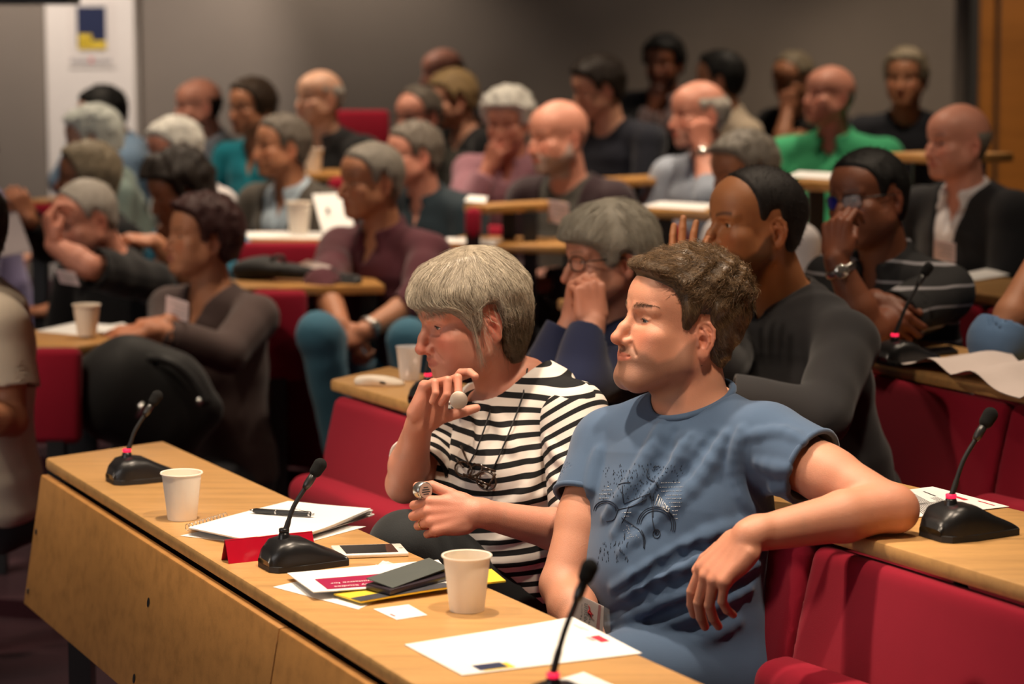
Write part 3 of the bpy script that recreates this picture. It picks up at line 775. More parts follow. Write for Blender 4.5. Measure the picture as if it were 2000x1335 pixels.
# second, third and fourth rows on the near side
L2 = PZ(645, 740, .84); F2E = nrm(PZ(1690, 1050, .84)-L2); B2L = PZ(760, 714, .84); B2E = nrm(PZ(1752, 940, .84)-B2L)
tier([L2+N1*.02-E1*.15, L2+N1*.02+E1*4, L2+N1*3.4+E1*4, L2+N1*3.4-E1*.15], .10)
d2 = desk('beech desk behind the two front people, with a printed sheet and microphone', L2, L2+F2E*3.3, B2L+B2E*3.3, B2L, .84, .03, M_TOP, True, floor=.10, bev=.007, legpos=(.03, .45, .9))
F3 = PZ(1710, 705, .93); F3E = nrm((.46, -.888, 0)); L3 = F3-F3E*1.6
tier([L3+N1*.02-E1*.15, L3+N1*.02+E1*4, L3+N1*2.4+E1*4, L3+N1*2.4-E1*.15], .19)
d3 = desk('beech desk with the open magazine on it, behind the third row seats', L3, F3+F3E*1.6, F3+F3E*1.6+N1*.36, L3+N1*.36, .93, .032, M_TOP, True, floor=.19, bev=.007, legpos=(.03, .5, .95))
F4 = PZ(1840, 562, .99); F4E = nrm((.47, -.883, 0)); L4 = F4-F4E*1.35
tier([L4+N1*.02-E1*.15, L4+N1*.02+E1*4, L4+N1*1.5+E1*4, L4+N1*1.5-E1*.15], .26)
d4 = desk('beech desk in front of the bald man in a dark suit', L4, F4+F4E*1.2, F4+F4E*1.2+N1*.36, L4+N1*.36, .99, .03, M_TOP, True, floor=.26, bev=.006, legpos=(.03, .97))
def far_desk(label, u0, v0, u1, v1, z, dep=.36, floor=None, endr=None, redr=None, legs=True):
    a, b = PZ(u0, v0, z), PZ(u1, v1, z); t = nrm(b-a); n = np.array((-t[1], t[0], 0)); n = n if n[1] > 0 else -n
    fl = z-.74 if floor is None else floor
    return desk(label, a, b, b+n*dep if endr is None else endr, a+n*dep, z, .03, M_DESK, legs, floor=fl), a, b, n
# -- seats -----------------------------------------------------------
def seat_unit(label, c, e, n, w=.485, zb=.40, zt=.80, folded=True, floor=0., group=None, button=True, tilt=.075, back_only=False):
    """c: middle of the backrest's top front edge line (x,y); e along the row, n backwards"""
    E = empty('folding_bench' if w > .8 else 'tip_up_seat', (c[0], c[1], floor), label, 'seat', group)
    c = np.array((c[0], c[1], 0.)); up = nrm(np.array((0, 0, zt-zb))+n*tilt); R = np.stack([e, np.cross(up, e), up], 1)
    mid = c-n*tilt*.5+np.array((0, 0, (zb+zt)/2)); L = math.hypot(zt-zb, tilt)
    def pad(name, cen, R, sx, sy, sz, rd, mat, bulge=.012):
        S = Sdf(); fr = Frame(cen, R); S.add(f_box(fr, (0, 0, 0), (sx/2, sy/2, sz/2), rd), 0)
        if bulge: S.add(f_ell(fr, (0, 0, 0), (sx*.62, sy/2+bulge, sz*.66)), .02); S.inter(f_box(fr, (0, 0, 0), (sx/2, sy/2+bulge*2, sz/2), rd)[0], .004)
        if button and name == 'backrest': S.sub(f_ell(fr, (0, (sy/2+bulge)*sgn, sz*.08), (.022, .014, .022)), .03)
        V, F = S.mesh(.0075); return np_mesh(name, V, F, mat, E)
    yv = R[:, 1]; sgn = 1 if np.dot(yv, -n) > 0 else -1
    pad('backrest', mid, R, w, .055, L, .026, M_RED)
    if button:
        m = MB(); q = mid+yv*sgn*.031+up*L*.08; V, F = [], []
        m.lathe([(.0, .004), (.008, .003), (.011, 0)], q, 12, R=np.stack([e, up, yv*sgn], 1)); m.build('button', M_RED, E, True)
    if back_only: return E
    if folded:
        up2 = nrm(np.array((0, 0, 1.))-n*.10); R2 = np.stack([e, np.cross(up2, e), up2], 1); pad('seat', c-n*(tilt*.5+.066)+np.array((0, 0, zb+.068)), R2, w-.01, .10, .31, .045, M_RED, .006)
    else:
        R2 = np.stack([e, n, np.array((0, 0, 1.))], 1); pad('seat', c-n*(tilt+.24)+np.array((0, 0, floor+.40)), R2, w-.01, .40, .09, .04, M_RED, .006)
    m = MB(); q = c-n*(tilt+.05); m.box((q[0], q[1], (floor+zb)/2+.02), (.06, .06, zb-floor+.04)); m.box((q[0], q[1], floor+.01), (.12, .18, .02)); m.build('pedestal', M_BLACKMETAL, E)
    return E
def row_seats(L, e, labels, s0, pitch, folded, zt, zb, floor, group, **k):
    for i, lb in enumerate(labels):
        if lb: seat_unit(lb, L+e*(s0+pitch*(i+.5))+N1*.012, e, N1, pitch-.012, zb, zt, folded[i], floor, group, **k)
row_seats(L2, F2E, ['empty red bench at the aisle end of the front row, seat folded up', 'red bench carrying the woman in stripes and the man in blue', 'empty red bench with a buttoned back next to the man in blue'], .04, 1.035, [True, False, True], .80, .40, 0., 'front row folding benches')
row_seats(L3, F3E, ['red bench at the aisle end of the second row, behind the clasped hands', 'red bench of the person in charcoal', 'empty dark red bench below the open magazine'], .04, 1.035, [False, False, True], .895, .49, .10, 'second row folding benches', button=False)
row_seats(L4, F4E, [None, None, 'red seat behind the man in the striped polo', 'red seat back below the paper on the bald man\'s desk', None], .05, .50, [True]*5, .955, .56, .19, 'third row tip-up seats', button=False)
# ------------------------------------------------------------------ things on the desks
def text_mesh(m, s, origin, xdir, ydir, size, z=.0004, mi=0, ax='LEFT', ext=0.):
    cu = bpy.data.curves.new('t', 'FONT'); cu.body = s; cu.size = size; cu.align_x = ax; cu.extrude = ext; cu.resolution_u = 3
    o = bpy.data.objects.new('t', cu); COL.objects.link(o); dg = bpy.context.evaluated_depsgraph_get(); me = bpy.data.meshes.new_from_object(o.evaluated_get(dg))
    X, Y = nrm(xdir), nrm(ydir); N = np.cross(X, Y)
    V = [np.asarray(origin)+X*v.co.x+Y*v.co.y+N*(z+v.co.z) for v in me.vertices]; m.add(V, [list(p.vertices) for p in me.polygons], mi)
    bpy.data.objects.remove(o); bpy.data.curves.remove(cu); bpy.data.meshes.remove(me)
def mic(label, p, tall, low, neck, z, led=True, sc=1.):
    """tall/low: table pixels of the tall and the low end; neck: list of (right, up) offsets in metres along the lean"""
    A, Bp = np.asarray(tall, float), np.asarray(low, float); a = nrm(Bp-A); L = .152*sc; s = np.array((a[1], -a[0], 0)); c = A
    E = empty('desk_microphone', (A+Bp)/2, label, 'microphone', 'gooseneck desk microphones')
    prof = [(0, .012), (.006, .030), (.022, .045), (.045, .050), (.075, .046), (.110, .028), (.142, .014), (.152, .008)]
    m = MB(); V = []; F = []; n = 14
    for (x, h) in prof:
        w = np.interp(x, [0, .02, .06, .152], [.030, .046, .047, .034]); 
        for i in range(n):
            t = i/(n-1)*math.pi; cx, cz = math.cos(t), math.sin(t)
            V.append(c+a*x*sc+s*w*sc*np.sign(cx)*abs(cx)**.45+np.array((0, 0, (.009+(h-.002)*abs(cz)**.55)*sc)))
    for j in range(len(prof)-1):
        for i in range(n-1): F.append([j*n+i, j*n+i+1, (j+1)*n+i+1, (j+1)*n+i])
    F.append(list(range(n))); F.append([(len(prof)-1)*n+i for i in range(n)][::-1])
    m.add(V, F); o = m.build('base', M_BLACK, E, True)
    m = MB(); foot = []
    for sx in (1, -1):
        for x, w in (((0, .030), (.012, .045), (.06, .048), (.152, .036)) if sx == 1 else ((.152, .036), (.06, .048), (.012, .045), (0, .030))): foot.append(tuple((c+a*x*sc+s*w*sx*sc)[:2]))
    area = sum(foot[i][0]*foot[(i+1) % 8][1]-foot[(i+1) % 8][0]*foot[i][1] for i in range(8))
    m.prism(foot if area > 0 else foot[::-1], z+.0005, z+.0115*sc, bev=.001); m.build('foot', M_SOFTBLACK, E)
    b = c+a*.040*sc+np.array((0, 0, .052*sc))
    m = MB(); m.lathe([(.013, -.008), (.0105, .008), (.0085, .014), (0, .014)], b, 18); m.build('neck_socket', M_BLACK, E, True)
    m = MB(); m.lathe([(.0085, .0135), (.0095, .014), (.0095, .020), (.0085, .0205), (0, .0206)], b, 18); m.build('ring_light', M_LED if led else M_BLACK, E, True)
    lean = nrm(a*.96+np.array((.2, 0, 0))) if True else a
    pts = [b+np.array((0, 0, .018))]+[b+lean*x+np.array((0, 0, y)) for x, y in neck]
    P = catmull(pts, 6); T = nrm(P[-1]-P[-3])
    m = MB(); m.tube(P, [.0052 if i < len(P)*.45 else .0042 for i in range(len(P))], 10); m.build('gooseneck', M_SOFTBLACK, E, True)
    m = MB(); m.tube([P[-1]-T*.004, P[-1]+T*.004, P[-1]+T*.012, P[-1]+T*.030], [.0055, .0075, .0078, .0070], 14); m.build('capsule', mat_plain('dark_grey_metal', (.06, .06, .06), .35, .6), E, True)
    S = Sdf(); S.add(f_cap(Frame(), P[-1]+T*.033, P[-1]+T*.047, .0115*sc, .0125*sc), 0); V, F = S.mesh(.0022); np_mesh('foam_head', V, F, M_FOAM, E)
    return E
NECK = [(.004, .020), (.018, .058), (.042, .094)]
def axis_mic(label, u, v, z, d=None, neck=NECK, led=True, sc=1.):
    A = PZ(u, v, z)+N1*.0; return mic(label, None, A, A+N1*.152*sc, neck, z, led, sc)
def cup(label, u, v, z, h=.094, rt=.0405, rb=.0285):
    c = PZ(u, v, z) if not isinstance(u, np.ndarray) else u
    E = empty('paper_cup', c, label, 'cup', 'white paper cups')
    m = MB(); m.lathe([(0, .004), (rb*.94, .004), (rb, .0006), (rb+.0005, .0), (rt-.0012, h-.003), (rt+.0012, h-.003), (rt+.0024, h-.0012), (rt+.0014, h+.0008), (rt-.0012, h), (rb, .008), (0, .008)], c+(0, 0, .0005), 40)
    o = m.build('cup_wall', M_CUP, E, True); shade_auto(o, 50)
    m = MB(); m.lathe([(0, h*.62), (rb+(rt-rb)*.60, h*.62)], c, 32); m.build('drink', mat_plain('pale_tea', hexc('cbb79c'), .2), E, True)
    return E, c
def sheet(name, label, cat, corners, z, lift=None, mat=None, th=.0006, n=10, group=None, parent=None):
    """corners: four table pixels (or xyz); lift(u,v): height above the table in metres"""
    P = [PZ(c[0], c[1], z) if len(c) == 2 else np.asarray(c, float) for c in corners]; lift = lift or (lambda u, v: 0)
    fn = lambda u, v: (P[0]*(1-u)+P[1]*u)*(1-v)+(P[3]*(1-u)+P[2]*u)*v+np.array((0, 0, lift(u, v)))
    m = MB(); m.quad_grid(lambda u, v: fn(u, v)+(0, 0, th), n, n)
    k = (n+1)**2; m.quad_grid(fn, n, n); m.F[-n*n:] = [f[::-1] for f in m.F[-n*n:]]; m.M = m.M[:len(m.F)]
    w = n+1; ed = [(i, i+1) for i in range(n)]+[(i*w+n, (i+1)*w+n) for i in range(n)]+[(n*w+i+1, n*w+i) for i in range(n)]+[((i+1)*w, i*w) for i in range(n)]
    for a, b in ed: m.F.append([a, k+a, k+b, b]); m.M.append(0)
    o = m.build(name, mat or M_PAPER, parent, True); shade_auto(o, 50)
    if parent is None: tag(o, label, cat, group)
    return o, fn
def on_sheet(m, fn, u0, v0, u1, v1, mi, up=.0011, nu=2, nv=2):
    m.quad_grid(lambda a, b: fn(u0+(u1-u0)*a, v0+(v1-v0)*b)+(0, 0, up), nu, nv, mi)
# microphones
axis_mic('black gooseneck microphone at the far aisle end of the front desk', 214, 943, .74)
axis_mic('black gooseneck microphone in front of the red name holder', 515, 1112, .74, led=False)
axis_mic('blurred microphone whose thin neck rises in front of the badge', 1030, 1418, .74, neck=[(.004, .035), (.018, .08), (.036, .122)])
axis_mic('black microphone with glowing red ring beside the resting elbow', 1816, 1053, .84, sc=1.06, neck=[(.004, .025), (.022, .075), (.048, .115)])
axis_mic('dark microphone with red ring beside the open magazine', 1719, 712, .93, neck=[(.006, .03), (.03, .085), (.062, .135)])
axis_mic('dark microphone half hidden behind the striped woman\'s hand', 806, 790, .84, neck=[(-.004, .03), (.006, .07), (.02, .10)])
cup('white paper cup on the front desk beside the notepad', 356, 1013, .74); cup('white paper cup on the front desk nearest the man in blue', 912, 1191, .74)
# notepad stack, loose sheet and pen
sheet('loose_paper', 'white loose sheet lying under the wire-bound notepad', 'paper', [(352, 1046), (470, 1020), (715, 1028), (560, 1070)], .7405)
E = empty('notepad', PZ(548, 1025, .74), 'thick white wire-bound notepad with curling pages and a pen on top', 'notepad')
for i in range(7):
    z = .7425+i*.0021; dx = (3-i)*1.5+2*math.sin(i*2.4); dy = 4.*math.sin(i*1.7)
    sheet('page', None, None, [(369+dx*.3, 1031), (562+dx, 981+dy*.3), (727+dx, 1004+dy*.5), (538+dx, 1066)], z, (lambda k: lambda u, v: .0035*k*max(0, u-.55)*v+.001*math.sin(u*4+k))(i), th=.0019, parent=E)
m = MB()
a, b = PZ(366, 1029, .752), PZ(440, 1007, .752)
for i in range(12):
    c = a+(b-a)*i/11; m.tube([c+np.array((.0, .0, 0))+nrm(np.cross(b-a, (0, 0, 1)))*.005*math.cos(t)+np.array((0, 0, .0065*math.sin(t))) for t in np.linspace(0, 6.28, 12)], .0007, 5, False)
m.build('wire_binding', M_SILVER, E, True)
E = empty('pen', PZ(550, 1000, .7585), 'black ballpoint pen with silver bands lying on the notepad', 'pen')
a, b = PZ(488, 996, .7640), PZ(613, 1004, .7660); t = nrm(b-a); L = np.linalg.norm(b-a)
m = MB(); m.tube([a+t*L*.06, a+t*L*.1, a+t*L*.9, a+t*L*.95], [.0042, .0052, .005, .0042], 14); m.build('barrel', M_BLACK, E, True)
m = MB()
for q in (.40, .92): m.tube([a+t*L*q, a+t*L*(q+.025)], .0055, 14)
m.tube([a, a+t*L*.06], [.0012, .0036], 12); m.tube([a+t*L*.95, b], [.0028, .0026], 12); m.build('metal_trim', M_SILVER, E, True)
m = MB(); m.tube([a+t*L*.93+(0, 0, .005), a+t*L*.7+(0, 0, .0085), a+t*L*.66+(0, 0, .006)], .0011, 6); m.build('clip', M_SILVER, E, True)
# red name holder
a, b = PZ(447, 1101, .74), PZ(618, 1083, .74); t = nrm(b-a); n = np.array((-t[1], t[0], 0)); h = .040
E = empty('name_holder', (a+b)/2, 'glossy red folded name holder standing behind the microphone', 'name holder')
M_RP = mat_plain('red_gloss_plastic', hexc('b3122a'), .18, 0, .6)
m = MB(); m.hexa([a, b, b+n*.003, a+n*.003], [a+n*.018+(0, 0, h), b+n*.018+(0, 0, h), b+n*.021+(0, 0, h), a+n*.021+(0, 0, h)], bev=.0008); m.build('face', M_RP, E)
m = MB(); m.hexa([a+n*.037, b+n*.037, b+n*.040, a+n*.040], [a+n*.018+(0, 0, h), b+n*.018+(0, 0, h), b+n*.021+(0, 0, h), a+n*.021+(0, 0, h)], bev=.0008); m.build('rear_face', M_RP, E)
m = MB(); m.tube([a+n*.0195+(0, 0, h), b+n*.0195+(0, 0, h)], .0018, 8); m.build('fold', M_RP, E, True)
# phones
def slab(pix, z0, z1, bev, name, mat, parent, seg=3):
    P = [PZ(u, v, z1) for u, v in pix]; m = MB(); m.hexa([(p[0], p[1], z0) for p in P], [(p[0], p[1], z1) for p in P], bev=bev, seg=seg); o = m.build(name, mat, parent); shade_auto(o); return o, P
E = empty('phone', PZ(718, 1076, .74), 'white phone with a black screen lying on the front desk', 'phone')
M_WP = mat_plain('white_phone', hexc('efe9df'), .25, 0, .5)
_, P = slab([(645, 1064), (783, 1060), (799, 1078), (661, 1083)], .7405, .7485, .003, 'case', M_WP, E)
lerp4 = lambda P, u, v: (P[0]*(1-u)+P[1]*u)*(1-v)+(P[3]*(1-u)+P[2]*u)*v
m = MB(); m.add([lerp4(P, u, v)+(0, 0, .0004) for u, v in ((.12, .07), (.86, .07), (.86, .93), (.12, .93))], [[3, 2, 1, 0]]); m.build('screen', mat_plain('black_glass', (.006, .006, .008), .06, 0, .6), E)
m = MB(); m.lathe([(0, .0006), (.004, .0006)], lerp4(P, .94, .5), 16); m.build('home_button', mat_plain('pale_grey', (.5, .48, .45), .3), E)
# brochures under the flip-cover phone
sheet('leaflet', 'white leaflet with a small red emblem, lowest of the pile at the desk edge', 'leaflet', [(533, 1146), (640, 1122), (760, 1160), (700, 1190)], .7405)
o, fn = sheet('booklet', 'yellow and black booklet under the magenta brochure', 'booklet', [(652, 1166), (960, 1118), (988, 1141), (705, 1182)], .742, lambda u, v: .004+.003*math.sin(u*3), M_YEL, .003)
m = MB(); on_sheet(m, fn, 0, .62, .62, 1.0, 0, .0036, 6, 3); m.build('cover_photo', mat_plain('grey_print', (.05, .05, .06), .5, var=.6, scale=35), o)
m = MB(); on_sheet(m, fn, .42, .40, .60, .58, 0, .0038, 6, 2); m.build('green_band', mat_plain('green_print', hexc('9fc08a'), .5), o)
o, fn = sheet('brochure', 'white brochure with a magenta band of upside-down lettering', 'brochure', [(561, 1122), (856, 1096), (893, 1140), (612, 1164)], .748, lambda u, v: .002+.004*v*(1-u), None, .0016)
M_MAG = mat_plain('magenta_print', hexc('9c1145'), .5)
m = MB(); on_sheet(m, fn, .11, .42, 1., .93, 0, .0022, 10, 4); bn = m.build('title_band', M_MAG, o)
m = MB(); X = fn(.1, .6)-fn(.9, .6); Y = fn(.5, .4)-fn(.5, .9)
Yd = -(fn(.5, .4)-fn(.5, .9)); M_LET = mat_plain('pale_lettering', (.88, .84, .83), .6)
for s, u, v, sz, al in (('The Circle', .95, .53, .0135, 'LEFT'), ('and New Initiative for', .165, .69, .0135, 'RIGHT'), ('and Money Studies', .165, .85, .0135, 'RIGHT')):
    text_mesh(m, s, fn(u, v)+(0, 0, .0034), X, Yd, sz*1.15, .0003, 0, al)
m.build('title_lettering', M_LET, bn)
E = empty('flip_cover_phone', PZ(800, 1125, .75), 'phone in a dark grey flip cover lying on the magenta brochure', 'phone')
_, P = slab([(714, 1139), (842, 1101), (880, 1121), (762, 1151)], .7525, .7625, .002, 'handset', mat_plain('dark_purple_plastic', (.03, .022, .03), .3), E)
cv = [PZ(715, 1128, .771), PZ(838, 1088, .775), PZ(877, 1107, .770), PZ(767, 1147, .764)]
m = MB(); m.hexa([p-(0, 0, .002) for p in cv], cv, bev=.0008); m.build('cover', mat_fabric('grey_textile_cover', hexc('4a504d'), .75, .1, 900, .4), E)
a, b = cv[3], cv[2]; m = MB(); m.hexa([PZ(764, 1151, .752), PZ(878, 1118, .752), PZ(879, 1117, .752), PZ(766, 1150, .752)], [a, b, b+N1*.002, a+N1*.002], bev=.0006); m.build('spine', mat_fabric('grey_textile_cover', hexc('4a504d')), E)
o, fn = sheet('business_card', 'small blank white card between brochures and the cup', 'card', [(729, 1189), (798, 1180), (835, 1201), (775, 1210)], .7405, None, None, .0005, 3)
m = MB(); on_sheet(m, fn, .10, .55, .16, .75, 0, .0008); m.build('emblem', M_REDINK, o)
# crumpled clear wrapper
S = Sdf(); c = PZ(752, 1103, .745); S.add(f_ell(Frame(), c, (.016, .012, .006)), 0); S.mod(lambda d, P: d+.004*vnoise(P, 260, 3), c-.03, c+.03); V, F = S.mesh(.0014); V[:, 2] = np.maximum(V[:, 2], .7405)
tag(np_mesh('sweet_wrapper', V, F, mat_clear('clear_film', (1, 1, 1), .6)), 'small crumpled clear wrapper behind the flip-cover phone', 'wrapper')
# A4 sheet in front and one under the near microphone
o, fn = sheet('printed_sheet', 'large white printed sheet on the front desk below the man in blue', 'paper', [(790, 1259), (1118, 1211), (1254, 1276), (903, 1319)], .7408, lambda u, v: .004*u*(1-v)+.006*max(0, u-.8)*(1-v), None, .0012, 12)
def emblem(fn, o, u0, v0, u1, v1):
    m = MB(); on_sheet(m, fn, u0, v0, u1, v1, 0, .0017, 4, 2); m.build('navy_emblem', M_NAVY, o)
m = MB(); on_sheet(m, fn, .115, .80, .27, .95, 0, .0017, 4, 2); on_sheet(m, fn, .27, .83, .30, .95, 1, .0017, 2, 2); on_sheet(m, fn, .13, .95, .30, .975, 1, .0017, 2, 1); m.build('corner_emblem', None, o, mats=[M_NAVY, M_YEL])
m = MB(); on_sheet(m, fn, .905, .50, .955, .66, 0, .0017); on_sheet(m, fn, .875, .50, .90, .60, 1, .0017); m.build('red_emblem', None, o, mats=[M_REDINK, mat_plain('pink_ink', (.8, .4, .42), .6)])
m = MB(); on_sheet(m, fn, .93, .18, .945, .30, 0, .0017); on_sheet(m, fn, .945, .26, .955, .36, 0, .0017); m.build('faint_lettering', mat_plain('faint_ink', (.55, .55, .57), .7), o)
sheet('loose_paper', 'white sheet peeping out beneath the blurred near microphone', 'paper', [(1080, 1330), (1140, 1312), (1215, 1345), (1120, 1362)], .7406)
# second row desk, right
o, fn = sheet('printed_sheet', 'printed sheet of upside-down text behind the elbow on the second desk', 'paper', [(1738, 962), (1821, 951), (1971, 990), (1779, 1012)], .8408, lambda u, v: .0008, mat_plain('white_paper2', (.74, .73, .72), .8), .0008, 8)
m = MB(); r = random.Random(4)
def tline(v0, v1, u, hh=.012):
    a = v0
    while a < v1: b = min(v1, a+r.uniform(.012, .03)); on_sheet(m, fn, u, a, u+hh, b, 0, .0012, 1, 1); a = b+.006
for k in range(11): tline(.12, .60, .12+k*.026)
for k in range(4): tline(.40, .72+.05*k, .50+k*.03)
for k in range(16): tline(.55, .93, .14+k*.024)
m.build('text_block', M_INK, o)
m = MB(); on_sheet(m, fn, .80, .42, .86, .62, 1, .0012); on_sheet(m, fn, .60, .14, .63, .36, 0, .0012); on_sheet(m, fn, .90, .70, .92, .92, 1, .0012); m.build('logo', None, o, mats=[M_INK, M_REDINK])
sheet('loose_paper', 'scrap of white paper showing behind the glowing microphone', 'paper', [(1925, 1012), (1940, 1008), (1962, 1021), (1945, 1024)], .8405, n=2)
# third row desk
m = MB(); A = [PZ(1748, 711, .932), PZ(1915, 690, .932), PZ(2090, 746, .932), PZ(1992, 776, .932)]
def mag(u, v):
    w = A[0]*(1-u)*(1-v)+A[1]*u*(1-v)+A[2]*u*v+A[3]*(1-u)*v
    f = abs(v-.47); hgt = .002+.028*math.exp(-((f-.17)/.13)**2)+.004*math.sin(9*u+5*v)*(1-u); return w+np.array((0, 0, hgt))
E = empty('magazine', (A[0]+A[2])/2, 'open pale magazine spread across the third row desk', 'magazine')
for v0, v1 in ((0, .47), (.47, 1)):
    m = MB(); m.quad_grid(lambda a, b: mag(a, v0+(v1-v0)*b)+(0, 0, .001), 16, 14); m.quad_grid(lambda a, b: mag(a, v0+(v1-v0)*b)-(0, 0, .001), 16, 14); m.build('page', M_PAPER2, E, True)
sheet('loose_paper', 'white sheet beside the dark microphone on the third row desk', 'paper', [(1655, 672), (1715, 660), (1770, 676), (1710, 690)], .9305)
E = empty('phone', PZ(1820, 686, .93), 'dark phone lying flat behind the third row microphone', 'phone')
_, P = slab([(1790, 680), (1858, 674), (1872, 684), (1802, 691)], .9305, .940, .002, 'case', M_BLACK, E)
m = MB(); m.add([lerp4(P, u, v)+(0, 0, .0006) for u, v in ((.08, .08), (.92, .08), (.92, .92), (.08, .92))], [[3, 2, 1, 0]]); m.build('screen', mat_plain('black_glass', (.006, .006, .008), .06), E)
sheet('loose_paper', 'white papers on the desk of the bald man in the suit', 'paper', [(1835, 543), (1930, 528), (1972, 540), (1880, 552)], .9905, lambda u, v: .006*u)
# second row desk, aisle end: crumpled napkin and clear cup
def lump(name, label, cat, c, r, amp, sc, mat, seed, h=.004, floor=None):
    S = Sdf(); S.add(f_ell(Frame(), c, r), 0); S.mod(lambda d, P: d+amp*vnoise(P, sc, seed), np.array(c)-max(r)*1.3, np.array(c)+max(r)*1.3); V, F = S.mesh(h)
    if floor is not None: V[:, 2] = np.maximum(V[:, 2], floor)
    return tag(np_mesh(name, V, F, mat), label, cat)
c = PZ(742, 748, .845); lump('napkin', 'crumpled white napkin on the aisle end of the second desk', 'napkin', c, (.062, .03, .016), .012, 60, mat_plain('napkin_tissue', hexc('e9dccb'), .9), 4, .003, .8405)
E = empty('plastic_cup', PZ(800, 742, .84), 'clear plastic cup on the second desk near the napkin', 'cup')
m = MB(); m.lathe([(.024, .0), (.034, .085), (.0355, .086), (.033, .085), (.0235, .003), (0, .003)], PZ(800, 742, .8405), 28); m.build('cup_wall', mat_clear('clear_plastic', (.95, .93, .93), .75), E, True)
# ------------------------------------------------------------------ far block: desks and what lies on them
dA, a, b, n = far_desk('beech desk of the woman in the brown top, holding a paper cup', -90, 668, 150, 676, .80, endr=PZ(332, 651, .80), floor=.06)
dA2 = PZ(150, 676, .80)
tier([(-3.6, 7.6), (-1.33, 6.95), (-.95, 7.45), (-1.1, 8.9), (-3.6, 9.4)], .055)
dB, a, b, n = far_desk('beech desk with a black bag, beside the man in maroon', 440, 562, 752, 556, .90, .30, floor=.15)
tier([(-3.5, 8.15), (-1., 8.05), (-.2, 8.0), (-.1, 8.6), (-3.5, 9.4)], .14)
dC, a, b, n = far_desk('beech desk with papers and a cup before the man in the grey jacket', 455, 466, 655, 468, .985, floor=.245)
dC2, a, b, n = far_desk('beech desk under the clasped hands of the bearded bald man', 846, 474, 1102, 480, .985, floor=.245)
tier([(-3.5, 9.0), (-1.0, 8.2), (.45, 7.9), (.75, 8.5), (-.6, 9.4), (-3.5, 10.2)], .24)
dD1, *_ = far_desk('beech desk with a cup before the man in a black jacket', 575, 338, 693, 340, 1.17, floor=.41)
dD2, *_ = far_desk('short stretch of desk with white paper beside the pink shirt', 905, 398, 952, 402, 1.12, floor=.36)
dD3, *_ = far_desk('short stretch of desk between the bearded man and the pale blue shirt', 1165, 346, 1235, 350, 1.17, floor=.40)
dD4, *_ = far_desk('beech desk with paper before the man in the pale blue shirt', 1240, 408, 1405, 414, 1.14, floor=.38)
tier([(-4, 11.0), (-1.0, 9.65), (.5, 8.75), (1.05, 8.9), (1.4, 9.6), (.2, 10.4), (-4, 12)], .36)
dE1, *_ = far_desk('beech desk under the arms of the man in the green polo', 1520, 352, 1660, 358, 1.25, floor=.48)
dE2, *_ = far_desk('beech desk before the blond man in a dark navy T-shirt', 1712, 298, 1840, 304, 1.32, floor=.52)
dF, *_ = far_desk('beech desk end at the far aisle behind the lilac shirt', 22, 392, 115, 394, 1.10, floor=.35)
tier([(-5, 12.7), (-5, 11.8), (.3, 10.45), (1.6, 9.7), (2.6, 9.0), (3.5, 9.4), (3.6, 12.7)], .46)
def red_back(label, u0, v0, u1, v1, d0, d1=None, group='red seat backs in the far block'):
    """red seat back hung below a desk edge; pixel box at depths d0 (start) and d1 (end)"""
    d1 = d1 or d0; a, b, c, e = W(u0, v1, d0), W(u1, v1, d1), W(u1, v0, d1), W(u0, v0, d0); t = nrm(b-a); n = nrm(np.cross(t, (0, 0, 1))); n = n if n[1] > 0 else -n
    E = empty('seat_back', (a+b)/2*(1, 1, 0), label, 'seat', group); m = MB(); m.hexa([a, b, b+n*.06, a+n*.06], [e, c, c+n*.06, e+n*.06], bev=.022, seg=3); shade_auto(m.build('backrest', M_RED, E), 60)
    q = (a+b)/2+n*.03; m = MB(); m.box((q[0], q[1], q[2]/2), (.05, .05, q[2]+.06)); m.build('pedestal', M_BLACKMETAL, E); return E
red_back('dark red seat back under the desk with the paper cup', 58, 682, 156, 868, 6.98, 6.98)
red_back('dark red seat back below the black bag', 488, 568, 598, 745, 7.78)
red_back('bright red seat back below the papers of the man in grey', 462, 474, 642, 560, 8.50)
red_back('bright red seat back behind the man in maroon', 848, 488, 940, 600, 8.36)
red_back('red seat back below the cup at the black jacket', 640, 347, 694, 420, 9.58)
red_back('red seat back beside the teal jacket', 908, 407, 940, 470, 8.45)
red_back('red seat back beside the pale blue shirt', 1184, 356, 1222, 410, 9.26)
red_back('red seat back next to the man in the black jacket', 640, 215, 760, 300, 10.6)
red_back('red seat back below the far aisle desk', 34, 398, 112, 450, 8.95)
cup('white paper cup on the desk before the brown top', 170, 655, .806); cup('white paper cup beside the grey jacket', 584, 457, .991, .118, .047, .033); cup('white paper cup before the black jacket', 612, 336, 1.17)
sheet('loose_paper', 'white papers scattered around the cup by the brown top', 'paper', [(70, 646), (150, 632), (250, 640), (160, 655)], .8005, lambda u, v: .005*u); sheet('loose_paper', 'white sheet between the cup and the woman in brown', 'paper', [(185, 640), (240, 630), (268, 645), (205, 652)], .804)
sheet('loose_paper', 'white papers covering the desk of the man in grey', 'paper', [(462, 464), (474, 455), (650, 455), (645, 466)], .9855, lambda u, v: .004*math.sin(5*u)**2)
q = W(655, 455, 8.35); o, fn = sheet('folded_leaflet', 'white folded leaflet standing open beside the cup and maroon shirt', 'leaflet', [W(610, 380, 9.0), W(668, 378, 8.95), W(692, 440, 8.78), W(632, 463, 8.78)], 0, None, None, .002)
m = MB(); m.box(W(640, 411, 8.87), (.014, .004, .018)); m.build('dark_emblem', M_INK, o)
sheet('loose_paper', 'white paper under the hands of the bearded man', 'paper', [(858, 472), (876, 464), (985, 468), (965, 478)], .9855); sheet('loose_paper', 'bright white paper beside the pink shirt', 'paper', [(907, 395), (915, 384), (952, 386), (948, 398)], 1.1205, lambda u, v: .004)
